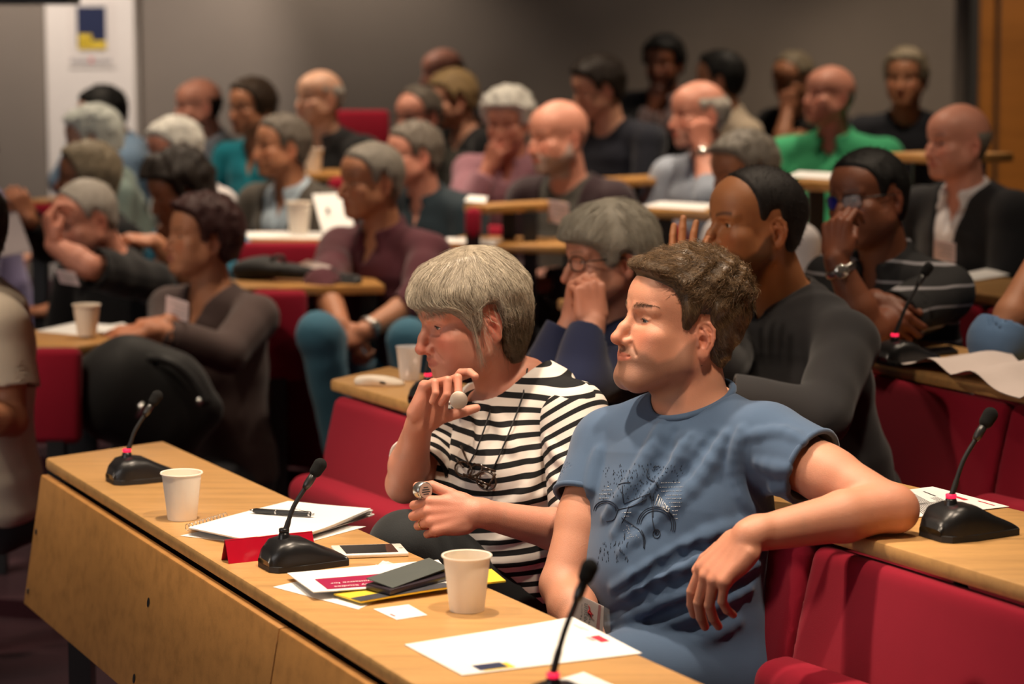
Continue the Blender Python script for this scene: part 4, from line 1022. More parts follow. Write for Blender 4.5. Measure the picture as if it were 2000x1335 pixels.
sheet('loose_paper', 'white paper before the man resting his cheek', 'paper', [(1252, 403), (1290, 393), (1395, 398), (1375, 411)], 1.1405); sheet('loose_paper', 'cream paper before the man in green', 'paper', [(1535, 345), (1560, 334), (1645, 338), (1630, 351)], 1.2505)
E = empty('shoulder_bag', PZ(590, 545, .90), 'flat black bag lying on the desk beside the man in maroon', 'bag')
S = Sdf(); f0 = Frame()
S.add(f_cap(f0, W(505, 524, 8.10), W(640, 534, 8.0), .050, .036, ((0, 0, 1), .62)), .03); S.add(f_cap(f0, W(470, 528, 8.1), W(520, 520, 8.1), .03, .035), .03); S.mod(lambda d, P: d+.008*vnoise(P, 30, 8), W(450, 560, 8.3)-.1, W(720, 480, 7.9)+.2); V, F = S.mesh(.006); V[:, 2] = np.maximum(V[:, 2], .9005); np_mesh('bag_body', V, F, mat_fabric('black_nylon', (.007, .007, .0075), .6), E)
m = MB(); m.tube(catmull([W(530, 512, 7.99), W(535, 502, 7.99), W(552, 502, 7.99), W(556, 514, 7.99)], 5), .007, 8); m.build('handle', M_SOFTBLACK, E, True)
m = MB(); m.tube(catmull([W(640, 536, 7.98), W(670, 540, 8.0), W(700, 545, 7.97), W(690, 552, 7.95), W(650, 549, 8.0)], 6), .012, 8); m.build('strap', M_SOFTBLACK, E, True)
sheet('loose_paper', 'pale pinkish sheet lying on the black bag', 'paper', [W(583, 516, 8.0), W(600, 507, 7.99), W(648, 520, 7.98), W(632, 529, 7.97)], 0, None, M_PAPER2)
E = empty('backpack', W(270, 860, 7.2)*(1, 1, 0)+(0, 0, .06), 'bulky black backpack on the lap of the woman in brown', 'bag')
S = Sdf(); f0 = Frame()
for p, q, r0, r1 in (((190, 760), (250, 750), .10, .14), ((250, 740), (330, 760), .13, .12), ((330, 760), (400, 800), .10, .06), ((240, 780), (330, 830), .15, .12)): S.add(f_cap(f0, W(*p, 7.12), W(*q, 7.12), r0*.92, r1*.92, ((0, 1, 0), .8)), .05)
S.mod(lambda d, P: d+.010*vnoise(P, 22, 5), W(100, 950, 7.6)-.2, W(480, 650, 6.8)+.3); V, F = S.mesh(.009); np_mesh('bag_body', V, F, mat_fabric('black_nylon', (.007, .007, .0075)), E)
m = MB(); m.tube(catmull([W(285, 700, 7.05), W(330, 705, 7.0), W(375, 740, 7.0), W(405, 790, 7.0)], 6), .014, 8); m.build('strap', M_SOFTBLACK, E, True)
m = MB(); m.box(W(275, 800, 6.96), (.018, .01, .035)); m.tube([W(268, 815, 6.95), W(280, 785, 6.95)], .006, 8); m.tube([W(386, 778, 6.98), W(392, 790, 6.98)], .009, 8); m.build('buckle', M_SILVER, E, True)

sheet('loose_paper', 'grey sheet of paper held up at the left frame edge'.replace(' left', ''), 'paper', [W(-40, 402, 8.72), W(30, 404, 8.68), W(62, 492, 8.60), W(-30, 505, 8.60)], 0, None, mat_plain('greyish_paper', hexc('b3a7a8'), .8), .001)
# ------------------------------------------------------------------ the audience: builder
TONES = dict(fair=hexc('d8a184'), pink=hexc('d0917a'), tan=hexc('b98160'), brown=hexc('8a5636'), dark=hexc('7d4d36'), pale=hexc('dcae92'))
SKIN = skin_mat('skin'); SKIN_FAR = skin_mat('skin_plain', sss=0.)
M_GLINTLENS = mat_plain('lens_painted_blue_reflection', (.03, .06, .85), .3, .9, .8); M_LENS = mat_clear('spectacle_lens', (.9, .9, .95), .8)  # blue screen reflection painted into the far lens as its colour
def uvd(t, d): return W(t[0], t[1], d+(t[2] if len(t) > 2 else 0))
def ring_pts(k, r, up, n=14, a0=-1.35, a1=4.49, fw=0., dz=0.):
    out = []
    for i in range(n):
        a = a0+(a1-a0)*i/(n-1); out.append(k.nb+k.ax*up+k.fwd*(fw+math.sin(a)*r*.95)+k.lat*math.cos(a)*r+k.ax*dz*math.sin(a))
    return out
def sleeve(k, side, L, o):
    """hollow-ended sleeve along the arm"""
    g = o.get('g', .010); s = k.bs; f0 = Frame(); sh, el, wr = k.arms[side]; gs = g+o.get('loose', .004); S = Sdf()
    if L == 'short':
        d = nrm(el-sh); q = sh+(el-sh)*o.get('slv', .66); r = .053*s+gs+o.get('flare', .0)
        S.add(f_cap(f0, sh, q+d*.02, .055*s+g, r), 0); h0, h1 = q-d*.035, q+d*.09
    else:
        t = {'elbow': .16, 'long': .88, 'rolled': .34, 'threeq': .55}[L]; d = nrm(wr-el); q = el+(wr-el)*t; r = (.042-.012*t)*s+gs
        S.add(f_cap(f0, sh, el, .055*s+g, .042*s+gs), 0); S.add(f_cap(f0, el, q+d*.01, .043*s+gs, r), .02); h0, h1 = q-d*.025, q+d*.07
    for (a, b, r_) in o.get('sfolds', {}).get(side, []): S.add(f_cap(f0, a, b, r_, r_*.7), .014)
    caps = [p[1] for p in S.ops]; lo, hi = S.bounds(); hol = f_cap(f0, h0, h1, r-.0085, r-.0075)[0]; q32 = q.astype(np.float32); d32 = d.astype(np.float32); ks = [p[4] for p in S.ops]
    wa = o.get('wr', .0035); sd = o.get('seed', 1); wsc = o.get('wsc', 34.)
    def fn(P):
        v = caps[0](P)
        for c, kk in zip(caps[1:], ks[1:]): v = smin(v, c(P), kk)
        if o.get('sleeve_sep') and wa: v = v+wa*vnoise(P, wsc*1.3, sd+2)
        pl = (P-q32)@d32; ax = np.linalg.norm((P-q32)-pl[..., None]*d32, axis=-1)
        v = np.maximum(v, np.where(ax < r+.03, pl, -1.)); return np.maximum(v, -hol(P))
    return fn, lo, hi
def garment_ops(S, k, o):
    """o: g, sleeves {'L':..,'R':..}, neck, w, dp, belly, bust, loose, fold, collar"""
    g = o.get('g', .010); f0 = Frame(); s = k.bs
    body_ops(S, k, g, True, o.get('w', 1.), o.get('dp', 1.), o.get('belly', 0.), neck=False, bust=o.get('bust', 0.), hem=o.get('hem', False))
    if not o.get('sleeve_sep'):
        for side, L in o.get('sleeves', {}).items():
            if side in k.arms and L: S.add(sleeve(k, side, L, o), .020)
    for (a, b, r) in o.get('folds', []): S.add(f_cap(f0, a, b, r, r*.6), .018)
    for (a, b, r) in o.get('creases', []): S.sub(f_cap(f0, a, b, r, r*.6), .016)
    wa = o.get('wr', .0035); seed = o.get('seed', 1)
    if wa:
        c = (k.nb+k.pel)/2
        def wrk(d, P):
            Q = P.copy(); Q[..., 2] *= .55
            return d+wa*vnoise(Q, o.get('wsc', 34.), seed)
        S.mod(wrk, c-1.2, c+1.2)
    n0 = k.nb+k.fwd*.012; nk = o.get('neck', 'crew'); nr = o.get('nr', .064)*s
    S.sub(f_cap(f0, n0+k.ax*.012, n0+k.ax*.16+k.fwd*.03, nr, nr*1.3), .006)
    if nk in ('v', 'shirt', 'polo'):
        dz, hw = {'v': (.13, .030), 'shirt': (.10, .022), 'polo': (.085, .020)}[nk]
        S.sub(f_cap(f0, n0+k.fwd*.05*s, n0+k.fwd*.10*s-k.ax*dz*s, hw*s*1.35, .004), .008)
    if nk in ('shirt', 'polo'):
        P = ring_pts(k, .068*s, .020, fw=.006, a0=-1.57+.95-.6, a1=-1.57+2*math.pi-.35+.0)
        P = [k.nb+k.fwd*(.008-math.cos(a)*.066*s*-1)+k.lat*math.sin(a)*.070*s+k.ax*(.026-.018*math.cos(a))*s for a in np.linspace(.55, 2*math.pi-.55, 16)]
        for i in range(15): S.add(f_cap(f0, P[i], P[i+1], .017*s, .017*s, (nrm((P[i]+P[i+1])/2-k.nb-k.ax*.02), .42)), .004)
        for q, sg in ((P[0], 1), (P[-1], -1)): S.add(f_cap(f0, q, q-k.ax*.050*s+k.fwd*.022*s+k.lat*sg*.016*s, .016*s, .006*s, (k.fwd, .5)), .004)
    if o.get('open'):
        ow, oz = o['open']; nbv = k.nb.astype(np.float32)
        def wedge(P):
            q = P-nbv; x = q@k.lat.astype(np.float32); y = q@k.fwd.astype(np.float32); z = -(q@k.ax.astype(np.float32))
            return np.maximum(np.abs(x)-ow*np.clip(1-z/oz, -.2, 1.2), .0-y)*.85
        S.ops.append(('-', wedge, k.nb-.5, k.nb+.25, .006))
def hem_ring(k, side, o, mat, parent):
    g = o.get('g', .010); s = k.bs; sh, el, wr = k.arms[side]; d = nrm(el-sh); q = sh+(el-sh)*o.get('slv', .66)-d*.003; r = .053*s+g+o.get('loose', .004)-.0045; a = nrm(np.cross(d, (0, 0, 1))); b = np.cross(d, a)
    m = MB(); P = [q+(a*math.cos(t)+b*math.sin(t))*r for t in np.linspace(0, 2*math.pi, 36, endpoint=False)]; V, F = tube_geo(P, .0056, 8, False, True); m.add(V, F); return m.build('sleeve_hem', mat, parent, True)
def trousers(k, parent, mat, knees=None, floor=None, h=.010, name='trousers', shoes=None):
    S = Sdf(); f0 = Frame(); s = k.bs; floor = k.pel[2]-.53*s if floor is None else floor
    S.add(f_ell(f0, k.pel-k.up*.02, (.17*s, .17*s, .115*s)), .02); P = []
    for i, sg in enumerate((-1, 1)):
        hp = k.pel+k.br*sg*.088*s-k.up*.03; kn = hp+k.bf*.27*s+k.br*sg*.03 if knees is None else np.asarray(knees[i], float)
        an = kn-k.up*max(.15, kn[2]-floor-.09)+k.bf*(.02 if knees is None else -.14); P.append(an)
        S.add(f_cap(f0, hp, kn, .092*s, .068*s), .03); S.add(f_cap(f0, kn, an, .064*s, .050*s), .02)
    S.mod(lambda d, Q: d+.004*vnoise(Q, 30, 7), k.pel-1, k.pel+1)
    V, F = S.mesh(h); np_mesh(name, V, F, mat, parent)
    if shoes is not False and knees is not None:
        for an in P:
            Sx = Sdf(); Sx.add(f_cap(f0, an+k.bf*.0-k.up*.035, an+k.bf*.15-k.up*.055, .044, .036), .02); Sx.add(f_cap(f0, an-k.up*.06-k.bf*.03, an-k.up*.06+k.bf*.16, .032, .030), .02); v, f = Sx.mesh(.009); np_mesh('shoe', v, f, M_SOFTBLACK, parent)
def color_body(V, fr, base, P, handpts=None, nails=None):
    q = fr.loc(V); col = head_color(q, base, P); far = (np.abs(q) > .16).any(1) | (q[:, 2] < -.15); col[far] = base
    b = np.asarray(base)
    if handpts:
        for c, r in handpts:
            m = np.exp(-(((V-c)**2).sum(1))/(r*r)); col = col*(1-.45*m[:, None])+(b*np.array((1.02, .78, .74)))[None]*.45*m[:, None]
    if nails:
        for c, r in nails:
            m = np.clip(1.6-((V-c)**2).sum(1)**.5/r*1.3, 0, 1); col = col*(1-.5*m[:, None])+(np.minimum(1, b*np.array((1.18, 1.08, 1.08))))[None]*.5*m[:, None]
    return np.clip(col, 0, 1)
HCOL = dict(brown=(.045, .026, .014), dkbrown=(.018, .011, .007), black=(.006, .0055, .005), grey=(.27, .24, .20), white=(.80, .77, .70), ltgrey=(.42, .38, .33), blonde=(.36, .24, .11), ashblonde=(.26, .21, .14), redbrown=(.045, .013, .012), saltpepper=(.15, .125, .10), ginger=(.20, .09, .035))
def hair_for(fr, parent, style, col, th=.013, lump=.003, n=900, seed=0, h=.0035, length=.03, r0=.0007, flow=None, wild=.35, lumpsc=110., name='hair', **kw):
    S = hair_sdf(fr, style, th, lump, lumpsc, seed=seed, **kw)
    V, F = S.mesh(h); mt = hair_mat('hair_%s' % col if isinstance(col, str) else 'hair_%s' % name, HCOL[col] if isinstance(col, str) else col)
    o = np_mesh(name, V, F, mt, parent); rng = np.random.default_rng(seed+3)
    if n:
        idx = rng.integers(0, len(V), n); roots = V[idx]; g = S.grad(roots)
        ok = (fr.loc(roots)**2).sum(1) > .006; roots, g = roots[ok], g[ok]
        dirs = g*.5+rng.normal(size=g.shape)*.5
        fl = flow or (lambda q: np.stack([q[:, 0]*2, -q[:, 1]*.2+.02-.08*(q[:, 2] > .06), -.06-np.abs(q[:, 0])], 1)*8)
        strand_mesh('strands', roots-g*.002, dirs, n, 4, S, mt, o, r0*fr.s, (.001, .0075), fl, fr, wild, .3, rng, lens=rng.uniform(.6, 1.2, len(roots))*length*fr.s)
    return o, S
def badge(k, parent, c, w=.086, hgt=.060, tilt=0., mat=None, text=True):
    """name badge hanging on the chest at c"""
    u = nrm(k.lat*math.cos(tilt)+k.ax*math.sin(tilt)); v = nrm(np.cross(u, k.fwd)); v = v if v[2] > 0 else -v; n = np.cross(u, v); n = n if np.dot(n, k.fwd) > 0 else -n
    m = MB(); m.box(c, (w, .0025, hgt), np.stack([u, n, v], 1), bev=.0006); o = m.build('name_badge', mat or mat_plain('badge_card', hexc('e2cfd2'), .45), parent)
    if text:
        m = MB(); 
        for i, ww in enumerate((.7, .5, .6)): m.box(c+n*.0018+v*(hgt*(.25-.22*i))-u*w*(.9-ww)*.3, (w*ww, .0008, .004), np.stack([u, n, v], 1))
        m.build('lettering', mat_plain('grey_ink', (.45, .42, .42), .7), o)
    return o
def watch(k, side, parent, sc=1., face=(.5, .5, .5)):
    sh, el, wr = k.arms[side]; d = nrm(wr-el); c = wr-d*.030; r = .0305*k.bs*sc; view = nrm(CAM-c); x = nrm(view-d*np.dot(view, d)); y = np.cross(d, x); m = MB(); V = []; F = []
    for i in range(28):
        a = 2*math.pi*i/28
        for t, rr in ((-.009, r), (-.006, r+.003), (.006, r+.003), (.009, r)): V.append(c+d*t+(x*math.cos(a)+y*math.sin(a))*rr)
    for i in range(28):
        for j in range(3): F.append([i*4+j, ((i+1) % 28)*4+j, ((i+1) % 28)*4+j+1, i*4+j+1])
    m.add(V, F); E = m.build('wristwatch', mat_plain('watch_steel', (.42, .40, .37), .3, 1.), parent, True)
    m = MB(); m.lathe([(0, .009), (.015, .009), (.0175, .006), (.0185, 0), (.0175, -.003)], c+x*r, 24, R=np.stack([d, y, x], 1)); m.build('watch_face', mat_plain('watch_dial', (.55, .53, .48), .12, .8), E, True)
def hand_for(S, k, side, pose, ydir, zdir, thumb=None, nails=None, sc=None, spread=None):
    fr = hand_frame(k.arms[side][2], ydir, zdir, side, (sc or .98)*k.bs); 
    kw = {} if spread is None else dict(spread=spread)
    hand_ops(S, fr, CURL[pose] if isinstance(pose, str) else pose, thumb or (TH_FIST if pose == 'fist' else TH_REL), nails=nails, **kw); return fr
def pose_arm(k, side, pose):
    """poses: desk, lap, chin, cheek, mouth, fold, hang"""
    sg = 1 if side == 'R' else -1; sh = k.shR if side == 'R' else k.shL; s = k.bs; bf, br, up = k.bf, k.br, k.up; H = k.head
    pole = -up*1.+br*sg*.55-bf*.2; hd = None
    if isinstance(pose, dict):
        wr = np.asarray(pose['wr'], float); pole = np.asarray(pose.get('pole', pole)); hd = (pose.get('hand', 'relax'), pose.get('y', bf), pose.get('z', up), pose.get('thumb'))
        el = np.asarray(pose['el'], float) if 'el' in pose else ik(sh, wr, .285*s, .255*s, pole); k.arms[side] = (sh, el, wr); return hd
    if pose == 'desk': wr = k.pel+(k.nb-k.pel)*.40+bf*.36*s+br*sg*.11*s; hd = ('relax', nrm(bf*.8-br*sg*.6), up, None)
    elif pose == 'fold': wr = k.pel+(k.nb-k.pel)*.42+bf*.27*s-br*sg*.03*s; hd = ('half', nrm(-br*sg+bf*.2), nrm(up*.5+bf*.7), None)
    elif pose == 'lap': wr = k.pel+bf*.30*s+up*.14+br*sg*.07*s; hd = ('relax', nrm(bf*.7-br*sg*.7), up, None)
    elif pose == 'chin': wr = H.w((sg*.015, .10, -.195)); pole = -up+br*sg*.5+bf*.3; hd = ('fist', nrm(H.w((sg*.008, .092, -.12))-wr), nrm(bf), TH_FIST)
    elif pose == 'mouth': wr = H.w((sg*.05, .135, -.165)); pole = -up+br*sg*.6; hd = ('half', nrm(H.w((sg*.01, .125, -.075))-wr), nrm(bf+br*sg*.3), TH_FIST)
    elif pose == 'cheek': wr = H.w((sg*.098, .045, -.165)); pole = -up+br*sg*.5+bf*.4; hd = ('half', nrm(H.w((sg*.085, .05, -.06))-wr), nrm(br*sg+bf*.3), TH_FIST)
    elif pose == 'brow': wr = H.w((sg*.09, .11, -.08)); pole = -up+br*sg*.7; hd = ('half', nrm(H.w((sg*.03, .12, .03))-wr), nrm(bf+br*sg), TH_FIST)
    else: wr = k.pel+br*sg*.24*s+up*.05+bf*.14; pole = -bf+br*sg*.4; hd = ('relax', nrm(bf-up), nrm(br*sg), None)
    k.arms[side] = (sh, ik(sh, wr, .285*s, .255*s, pole), wr); return hd
def audience(label, u, v, d, yaw, by, tone, hair, top, arms=('desk', 'desk'), face=None, pitch=0., roll=0., hs=1.03, bs=1.0, lean=12., legs=(.02, .02, .024), glass=None, bdg=None, seat=None, floor=None, wt=None, jacket=None, nb=None, shw=.185, hh=.0034, hb=.0080, extra=None, shdrop=.055, trousers_mat=None, sit=True, **kk):
    fr = head_frame(W(u, v, d), yaw, pitch, roll, hs); k = skeleton(fr, yaw, by, lean=lean, bs=bs, shw=shw, nb=nb, shdrop=shdrop, **kk.get('sko', {}))
    base = TONES[tone] if isinstance(tone, str) else tone; face = dict(face or {}); face.setdefault('browcol', tuple(x*.35 for x in base))
    E = empty('person', (k.pel[0], k.pel[1], (k.pel[2]-.53*bs) if floor is None else floor), label, 'person')
    S = Sdf(); head_ops(S, fr, face); body_ops(S, k, -.006, w=top.get('w', 1.), dp=top.get('dp', 1.), belly=top.get('belly', 0.), neckr=kk.get('neckr', .056)); pts = []
    regs = [(fr.c-.15*hs, fr.c+.15*hs, hh)]
    for side, ps in zip('LR', arms):
        if ps is None: continue
        hd = pose_arm(k, side, ps); arm_ops(S, k, side); hf = hand_for(S, k, side, *hd); c = hf.w((0, .07, 0)); pts.append((c, .09)); regs.append((c-.125, c+.125, .0034))
    V, F = fine_split(S, hb, regs); o = np_mesh('body', V, F, SKIN if hh < .0025 else SKIN_FAR, E); set_attr(o, 'Col', color_body(V, fr, base, face, pts), 'COLOR')
    eyes(fr, E, fr.R[:, 1], eye_mat('eye_brown', (.06, .035, .02)), 12)
    if hair:
        hk = dict(hair); st = hk.pop('style'); hc = hk.pop('col'); hk.setdefault('n', 500); hk.setdefault('h', .0045); hk.setdefault('r0', .0011); hair_for(fr, E, st, hc, **hk)
    T = dict(top); mt = T.pop('mat'); S = Sdf(); garment_ops(S, k, T); V, F = S.mesh(T.get('h', .0075)); gm = np_mesh(T.get('name', 'shirt'), V, F, mt, E)
    if jacket:
        J = dict(jacket); mt = J.pop('mat'); J.setdefault('g', .024); J.setdefault('sleeves', dict(L='long', R='long')); J.setdefault('nr', .082); S = Sdf(); garment_ops(S, k, J); V, F = S.mesh(.0075); np_mesh(J.get('name', 'jacket'), V, F, mt, E)
    if sit: trousers(k, E, trousers_mat or mat_fabric('dark_trousers', (.018, .019, .024)), floor=floor)
    if glass: glasses(fr, E, mat_plain('dark_spectacle_frame', (.015, .012, .010), .3), rim=.0017, lens=(M_LENS, M_GLINTLENS) if glass == 'blue' else None)
    if bdg is not None: badge(k, E, W(*bdg[:3]), *bdg[3:])
    if wt: watch(k, wt, E, 1.12)
    if seat:
        c = k.pel-k.bf*.27; n = -k.bf; a = np.cross((0, 0, 1.), n); z = k.pel[2]
        SE = empty('tip_up_seat', (c[0], c[1], z-.53*bs), seat, 'seat', 'red seats in the far block'); m = MB(); up = nrm(np.array((0, 0, 1.))+n*.12)
        m.box(c+n*.03+np.array((0, 0, .18)), (.47, .06, .44), np.stack([a, np.cross(up, a), up], 1), bev=.024, seg=3); shade_auto(m.build('backrest', M_RED, SE), 60)
        m = MB(); m.box(k.pel-np.array((0, 0, .195*bs))+k.bf*.06, (.46, .42, .08), np.stack([a, n, (0, 0, 1.)], 1), bev=.03, seg=3); shade_auto(m.build('seat', M_RED, SE), 60)
        m = MB(); zz = z-.23*bs; m.box((k.pel[0], k.pel[1], zz/2), (.07, .07, zz)); m.build('pedestal', M_BLACKMETAL, SE)
    if extra: extra(k, fr, E)
    return k, fr, E
# ------------------------------------------------------------------ the audience: rows behind (blurred in the photograph)
def fab(name, hx, k=1., **kw): return mat_fabric(name, hexc(hx, k), **kw)
SL, SS = dict(L='long', R='long'), dict(L='short', R='short')
def H(style, col, **k): return dict(style=style, col=col, **k)
CROWD = []
def A(*a, **k): CROWD.append((a, k))
# second and third rows on the near side
A('person in a striped black polo resting his face on his hand, steel watch', 1694, 385, 6.25, 52, 50, 'dark', H('short', 'black', th=.006, lump=.001, n=300, length=.01), dict(mat='POLO', neck='polo', sleeves=SS, belly=.04, w=1.08, g=.012), (dict(wr=W(1632, 505, 5.93), el=W(1700, 650, 5.95), hand='half', y=(.05, .25, 1), z=(-.6, -.75, .1), thumb=TH_FIST), dict(wr=W(1712, 590, 6.02), hand='half', y=(.5, -.5, -.5), z=(-.4, -.9, .2))), dict(nosew=1.25, lips=1.25, fat=.004), pitch=-4, roll=-6, hs=1.06, bs=1.06, floor=.19, glass='blue', wt='L', hh=.0022, seat=None, lean=16)
A('bald person in a dark suit and open white shirt with a lanyard badge', 1868, 275, 7.55, 66, 52, 'pink', H('sides', 'grey', th=.004, lump=0, n=200, length=.008, top=.055), dict(mat=fab('white_shirt', 'd8d2d2'), neck='shirt', sleeves=SL, nr=.06), ('lap', 'lap'), dict(age=1, smile=.4, fat=.003), pitch=-2, hs=.99, bs=1.0, floor=.26, jacket=dict(mat=fab('black_suit', '17171a'), open=(.062, .36), w=1.05), bdg=(1845, 490, 7.28, .085, .06, .1), lean=6)
A('grey-haired person half hidden behind the man in charcoal, head bowed', 1450, 335, 7.5, 62, 55, 'tan', H('short', 'grey', th=.014, n=500), dict(mat=fab('white_shirt', 'd8d2d2'), neck='shirt', sleeves=SL), ('desk', 'desk'), dict(age=1), pitch=-14, hs=1.02, floor=.2)
# far block, front
A('woman in a brown V-neck top with short dark red hair and a white badge', 392, 462, 7.75, 62, 40, 'tan', H('short', 'redbrown', th=.024, lump=.004, n=900, length=.035, edge=.02), dict(mat=fab('brown_jersey', '4f3f3c'), neck='v', sleeves=SL, g=.013, w=1.12, bust=.07, belly=.03, name='jumper', nr=.07), (dict(wr=W(290, 645, 7.35), el=W(440, 690, 7.5), hand='relax', y=(-1, -.1, -.1), z=(0, -.3, 1)), dict(wr=W(330, 630, 7.42), hand='relax', y=(-.8, -.5, -.1), z=(0, -.4, 1))), dict(age=.8, fat=.004, lipcol=(.30, .09, .08)), pitch=5, hs=1.06, bs=1.08, floor=.06, bdg=(346, 603, 7.42, .10, .062, .16), seat='red seat under the woman in the brown top', lean=4)
A('balding person in a black T-shirt leaning forward with a forearm across', 165, 425, 8.2, 55, 38, 'pink', H('receding', 'ltgrey', th=.006, lump=.001, n=300, length=.01), dict(mat=fab('black_cotton', '121214'), neck='crew', sleeves=dict(L='short', R='short'), slv=.97, w=1.15, belly=.04), (dict(wr=W(104, 478, 7.86), el=W(172, 520, 7.84), hand='half', y=(-.2, .1, 1), z=(-.9, -.4, .2), thumb=TH_FIST), 'lap'), dict(age=1, fat=.006), pitch=-22, hs=1.06, bs=1.08, floor=.06, lean=26, bdg=(132, 542, 7.70, .09, .05, .05))
A('woman with big dark curly hair looking down over a cyan top', 345, 372, 8.75, 60, 42, 'tan', H('short', 'dkbrown', th=.040, lump=.010, lumpsc=70., n=1400, length=.04, edge=.02, wild=.8), dict(mat=fab('cyan_cotton', '2f86a4'), neck='crew', sleeves=SS), (dict(wr=W(300, 470, 8.4), hand='relax', y=(-1, -.3, .1), z=(0, -.3, 1)), 'chin'), dict(), pitch=-20, hs=1.02, floor=.16, lean=20)
A('person in a maroon shirt and jeans with hands clasped between the knees', 722, 352, 8.2, 58, 38, 'tan', H('short', 'grey', th=.008, lump=.001, n=500, length=.012), dict(mat=fab('maroon_shirt', '54252f'), neck='shirt', sleeves=dict(L='rolled', R='rolled'), w=1.12, dp=1.1, g=.013, belly=.02, wr=.006), (dict(wr=W(708, 648, 7.78), el=W(815, 590, 7.95), hand='half', y=(-1, -.2, -.35), z=(.2, -.8, .7)), dict(wr=W(668, 640, 7.80), el=W(632, 560, 8.0), hand='half', y=(.35, -.1, -1), z=(-.5, -.8, .1))), dict(age=.9, nose=1.1), pitch=-3, hs=1.06, bs=1.10, floor=.14, lean=9, wt='L', seat='red seat under the person in maroon', trousers_mat=fab('blue_denim', '3f6f86'), kn=(W(800, 668, 7.75), W(625, 655, 7.7)))
A('person in a grey jacket and pale blue shirt facing the front', 548, 285, 9.35, 62, 42, 'tan', H('short', 'saltpepper', th=.012, n=500), dict(mat=fab('paleblue_shirt', 'a9b9c6'), neck='shirt', sleeves=SL), ('desk', 'desk'), dict(age=.8, nose=1.1), hs=1.0, bs=1.06, floor=.245, jacket=dict(mat=fab('taupe_jacket', '4a443c'), open=(.10, .45), w=1.08), lean=8, bdg=None, seat='red seat under the person in the grey jacket')
A('person in a dark teal jacket with glasses and short grey hair', 806, 300, 9.25, 66, 30, 'pink', H('short', 'saltpepper', th=.012, n=500), dict(mat=fab('teal_fleece', '1d2c34'), neck='shirt', sleeves=SL, w=1.1, g=.02, nr=.075, name='jacket', wr=.006), ('desk', 'desk'), dict(age=.6), pitch=-6, hs=1.0, bs=1.04, floor=.245, glass='x', lean=12, seat='red seat under the person in teal')
A('bearded bald person in a maroon cardigan wearing a white badge', 1088, 265, 8.98, 58, 40, 'pink', None, dict(mat=fab('grey_tshirt', '4c4a45'), neck='crew', sleeves=SS, belly=.03), ('desk', 'fold'), dict(age=.7, beard=((.33, .29, .26), .8, 'full'), fat=.004, jaw=1.08), pitch=-6, hs=1.12, bs=1.10, floor=.245, jacket=dict(mat=fab('maroon_cardigan', '2c1a20'), open=(.10, .60), w=1.12, name='cardigan'), bdg=(1091, 415, 8.63, .095, .082, .12), lean=10, seat='red seat under the bearded person')
# far block, middle
A('person with long ash blond hair and dark glasses near the pillar', 168, 345, 9.0, 82, 55, 'tan', H('long', 'ashblonde', th=.020, lump=.003, n=900, length=.06), dict(mat=fab('black_cotton', '121214'), neck='crew', sleeves=SL), ('desk', dict(wr=W(55, 425, 8.7), hand='half', y=(-.4, -.2, 1), z=(.3, -1, 0))), dict(), hs=1.02, floor=.16, glass='x', lean=14)
A('white-haired person in a pale green top below the poster', 178, 272, 9.8, 84, 70, 'pale', H('short', (.78, .86, .76), th=.022, lump=.004, n=700, length=.03, name='white_hair'), dict(mat=fab('palegreen_top', '8fa39c'), neck='crew', sleeves=SL), ('desk', 'desk'), dict(), pitch=-12, hs=1.04, floor=.3, lean=18)
A('white-haired person in a white shirt bowing behind the curly hair', 338, 292, 9.7, 60, 48, 'pink', H('short', 'white', th=.016, lump=.004, n=700, length=.03), dict(mat=fab('white_shirt', 'd8d2d2'), neck='crew', sleeves=SS), ('desk', 'desk'), dict(age=1), pitch=-14, hs=1.02, floor=.3, lean=22)
A('person in a light blue shirt sitting right before the white pillar', 198, 222, 11.0, 80, 78, 'tan', H('short', 'black', th=.012, n=400), dict(mat=fab('lightblue_shirt', '7f9bb8'), neck='shirt', sleeves=SL, w=1.1, g=.014), ('desk', 'brow'), dict(), pitch=-14, hs=1.03, bs=1.05, floor=.36, lean=28)
A('bald person in a grey shirt beside the woman in turquoise', 386, 205, 11.3, 66, 45, 'pink', H('sides', 'dkbrown', th=.006, lump=0, n=200, length=.008, top=.05), dict(mat=fab('slate_shirt', '6f7681'), neck='shirt', sleeves=SL), ('desk', 'mouth'), dict(age=.6), pitch=-6, hs=1.05, bs=1.03, floor=.36, lean=14, jacket=dict(mat=fab('charcoal_waistcoat', '2b2c30'), open=(.09, .5), sleeves={}, name='waistcoat', g=.018))
A('woman in a turquoise top with long brown hair behind the ears', 490, 208, 10.75, 45, 30, 'tan', H('long', 'brown', th=.014, lump=.002, n=800, length=.05), dict(mat=fab('turquoise_top', '0d7f90'), neck='v', sleeves=SL), ('desk', 'desk'), dict(age=.3), pitch=-3, hs=1.03, floor=.36, lean=8, glass='x')
A('balding person in a black jacket lit brightly on the forehead', 622, 190, 10.2, 52, 35, 'pale', H('sides', 'ltgrey', th=.009, lump=.001, n=300, length=.014, top=.07), dict(mat=fab('dark_grey_shirt', '2c2a2b'), neck='shirt', sleeves=SL), ('desk', 'lap'), dict(age=1), hs=.98, bs=1.05, floor=.43, jacket=dict(mat=fab('black_jacket', '141416'), open=(.07, .4), w=1.1), lean=6)
A('person in spectacles peering over the teal jacket', 815, 225, 10.6, 42, 35, 'pink', H('receding', 'saltpepper', th=.012, n=400), dict(mat=fab('dark_olive_top', '2d2b24'), neck='crew', sleeves=SL), ('desk', 'desk'), dict(age=.7), pitch=-8, hs=1.02, floor=.38, glass='x', lean=12)
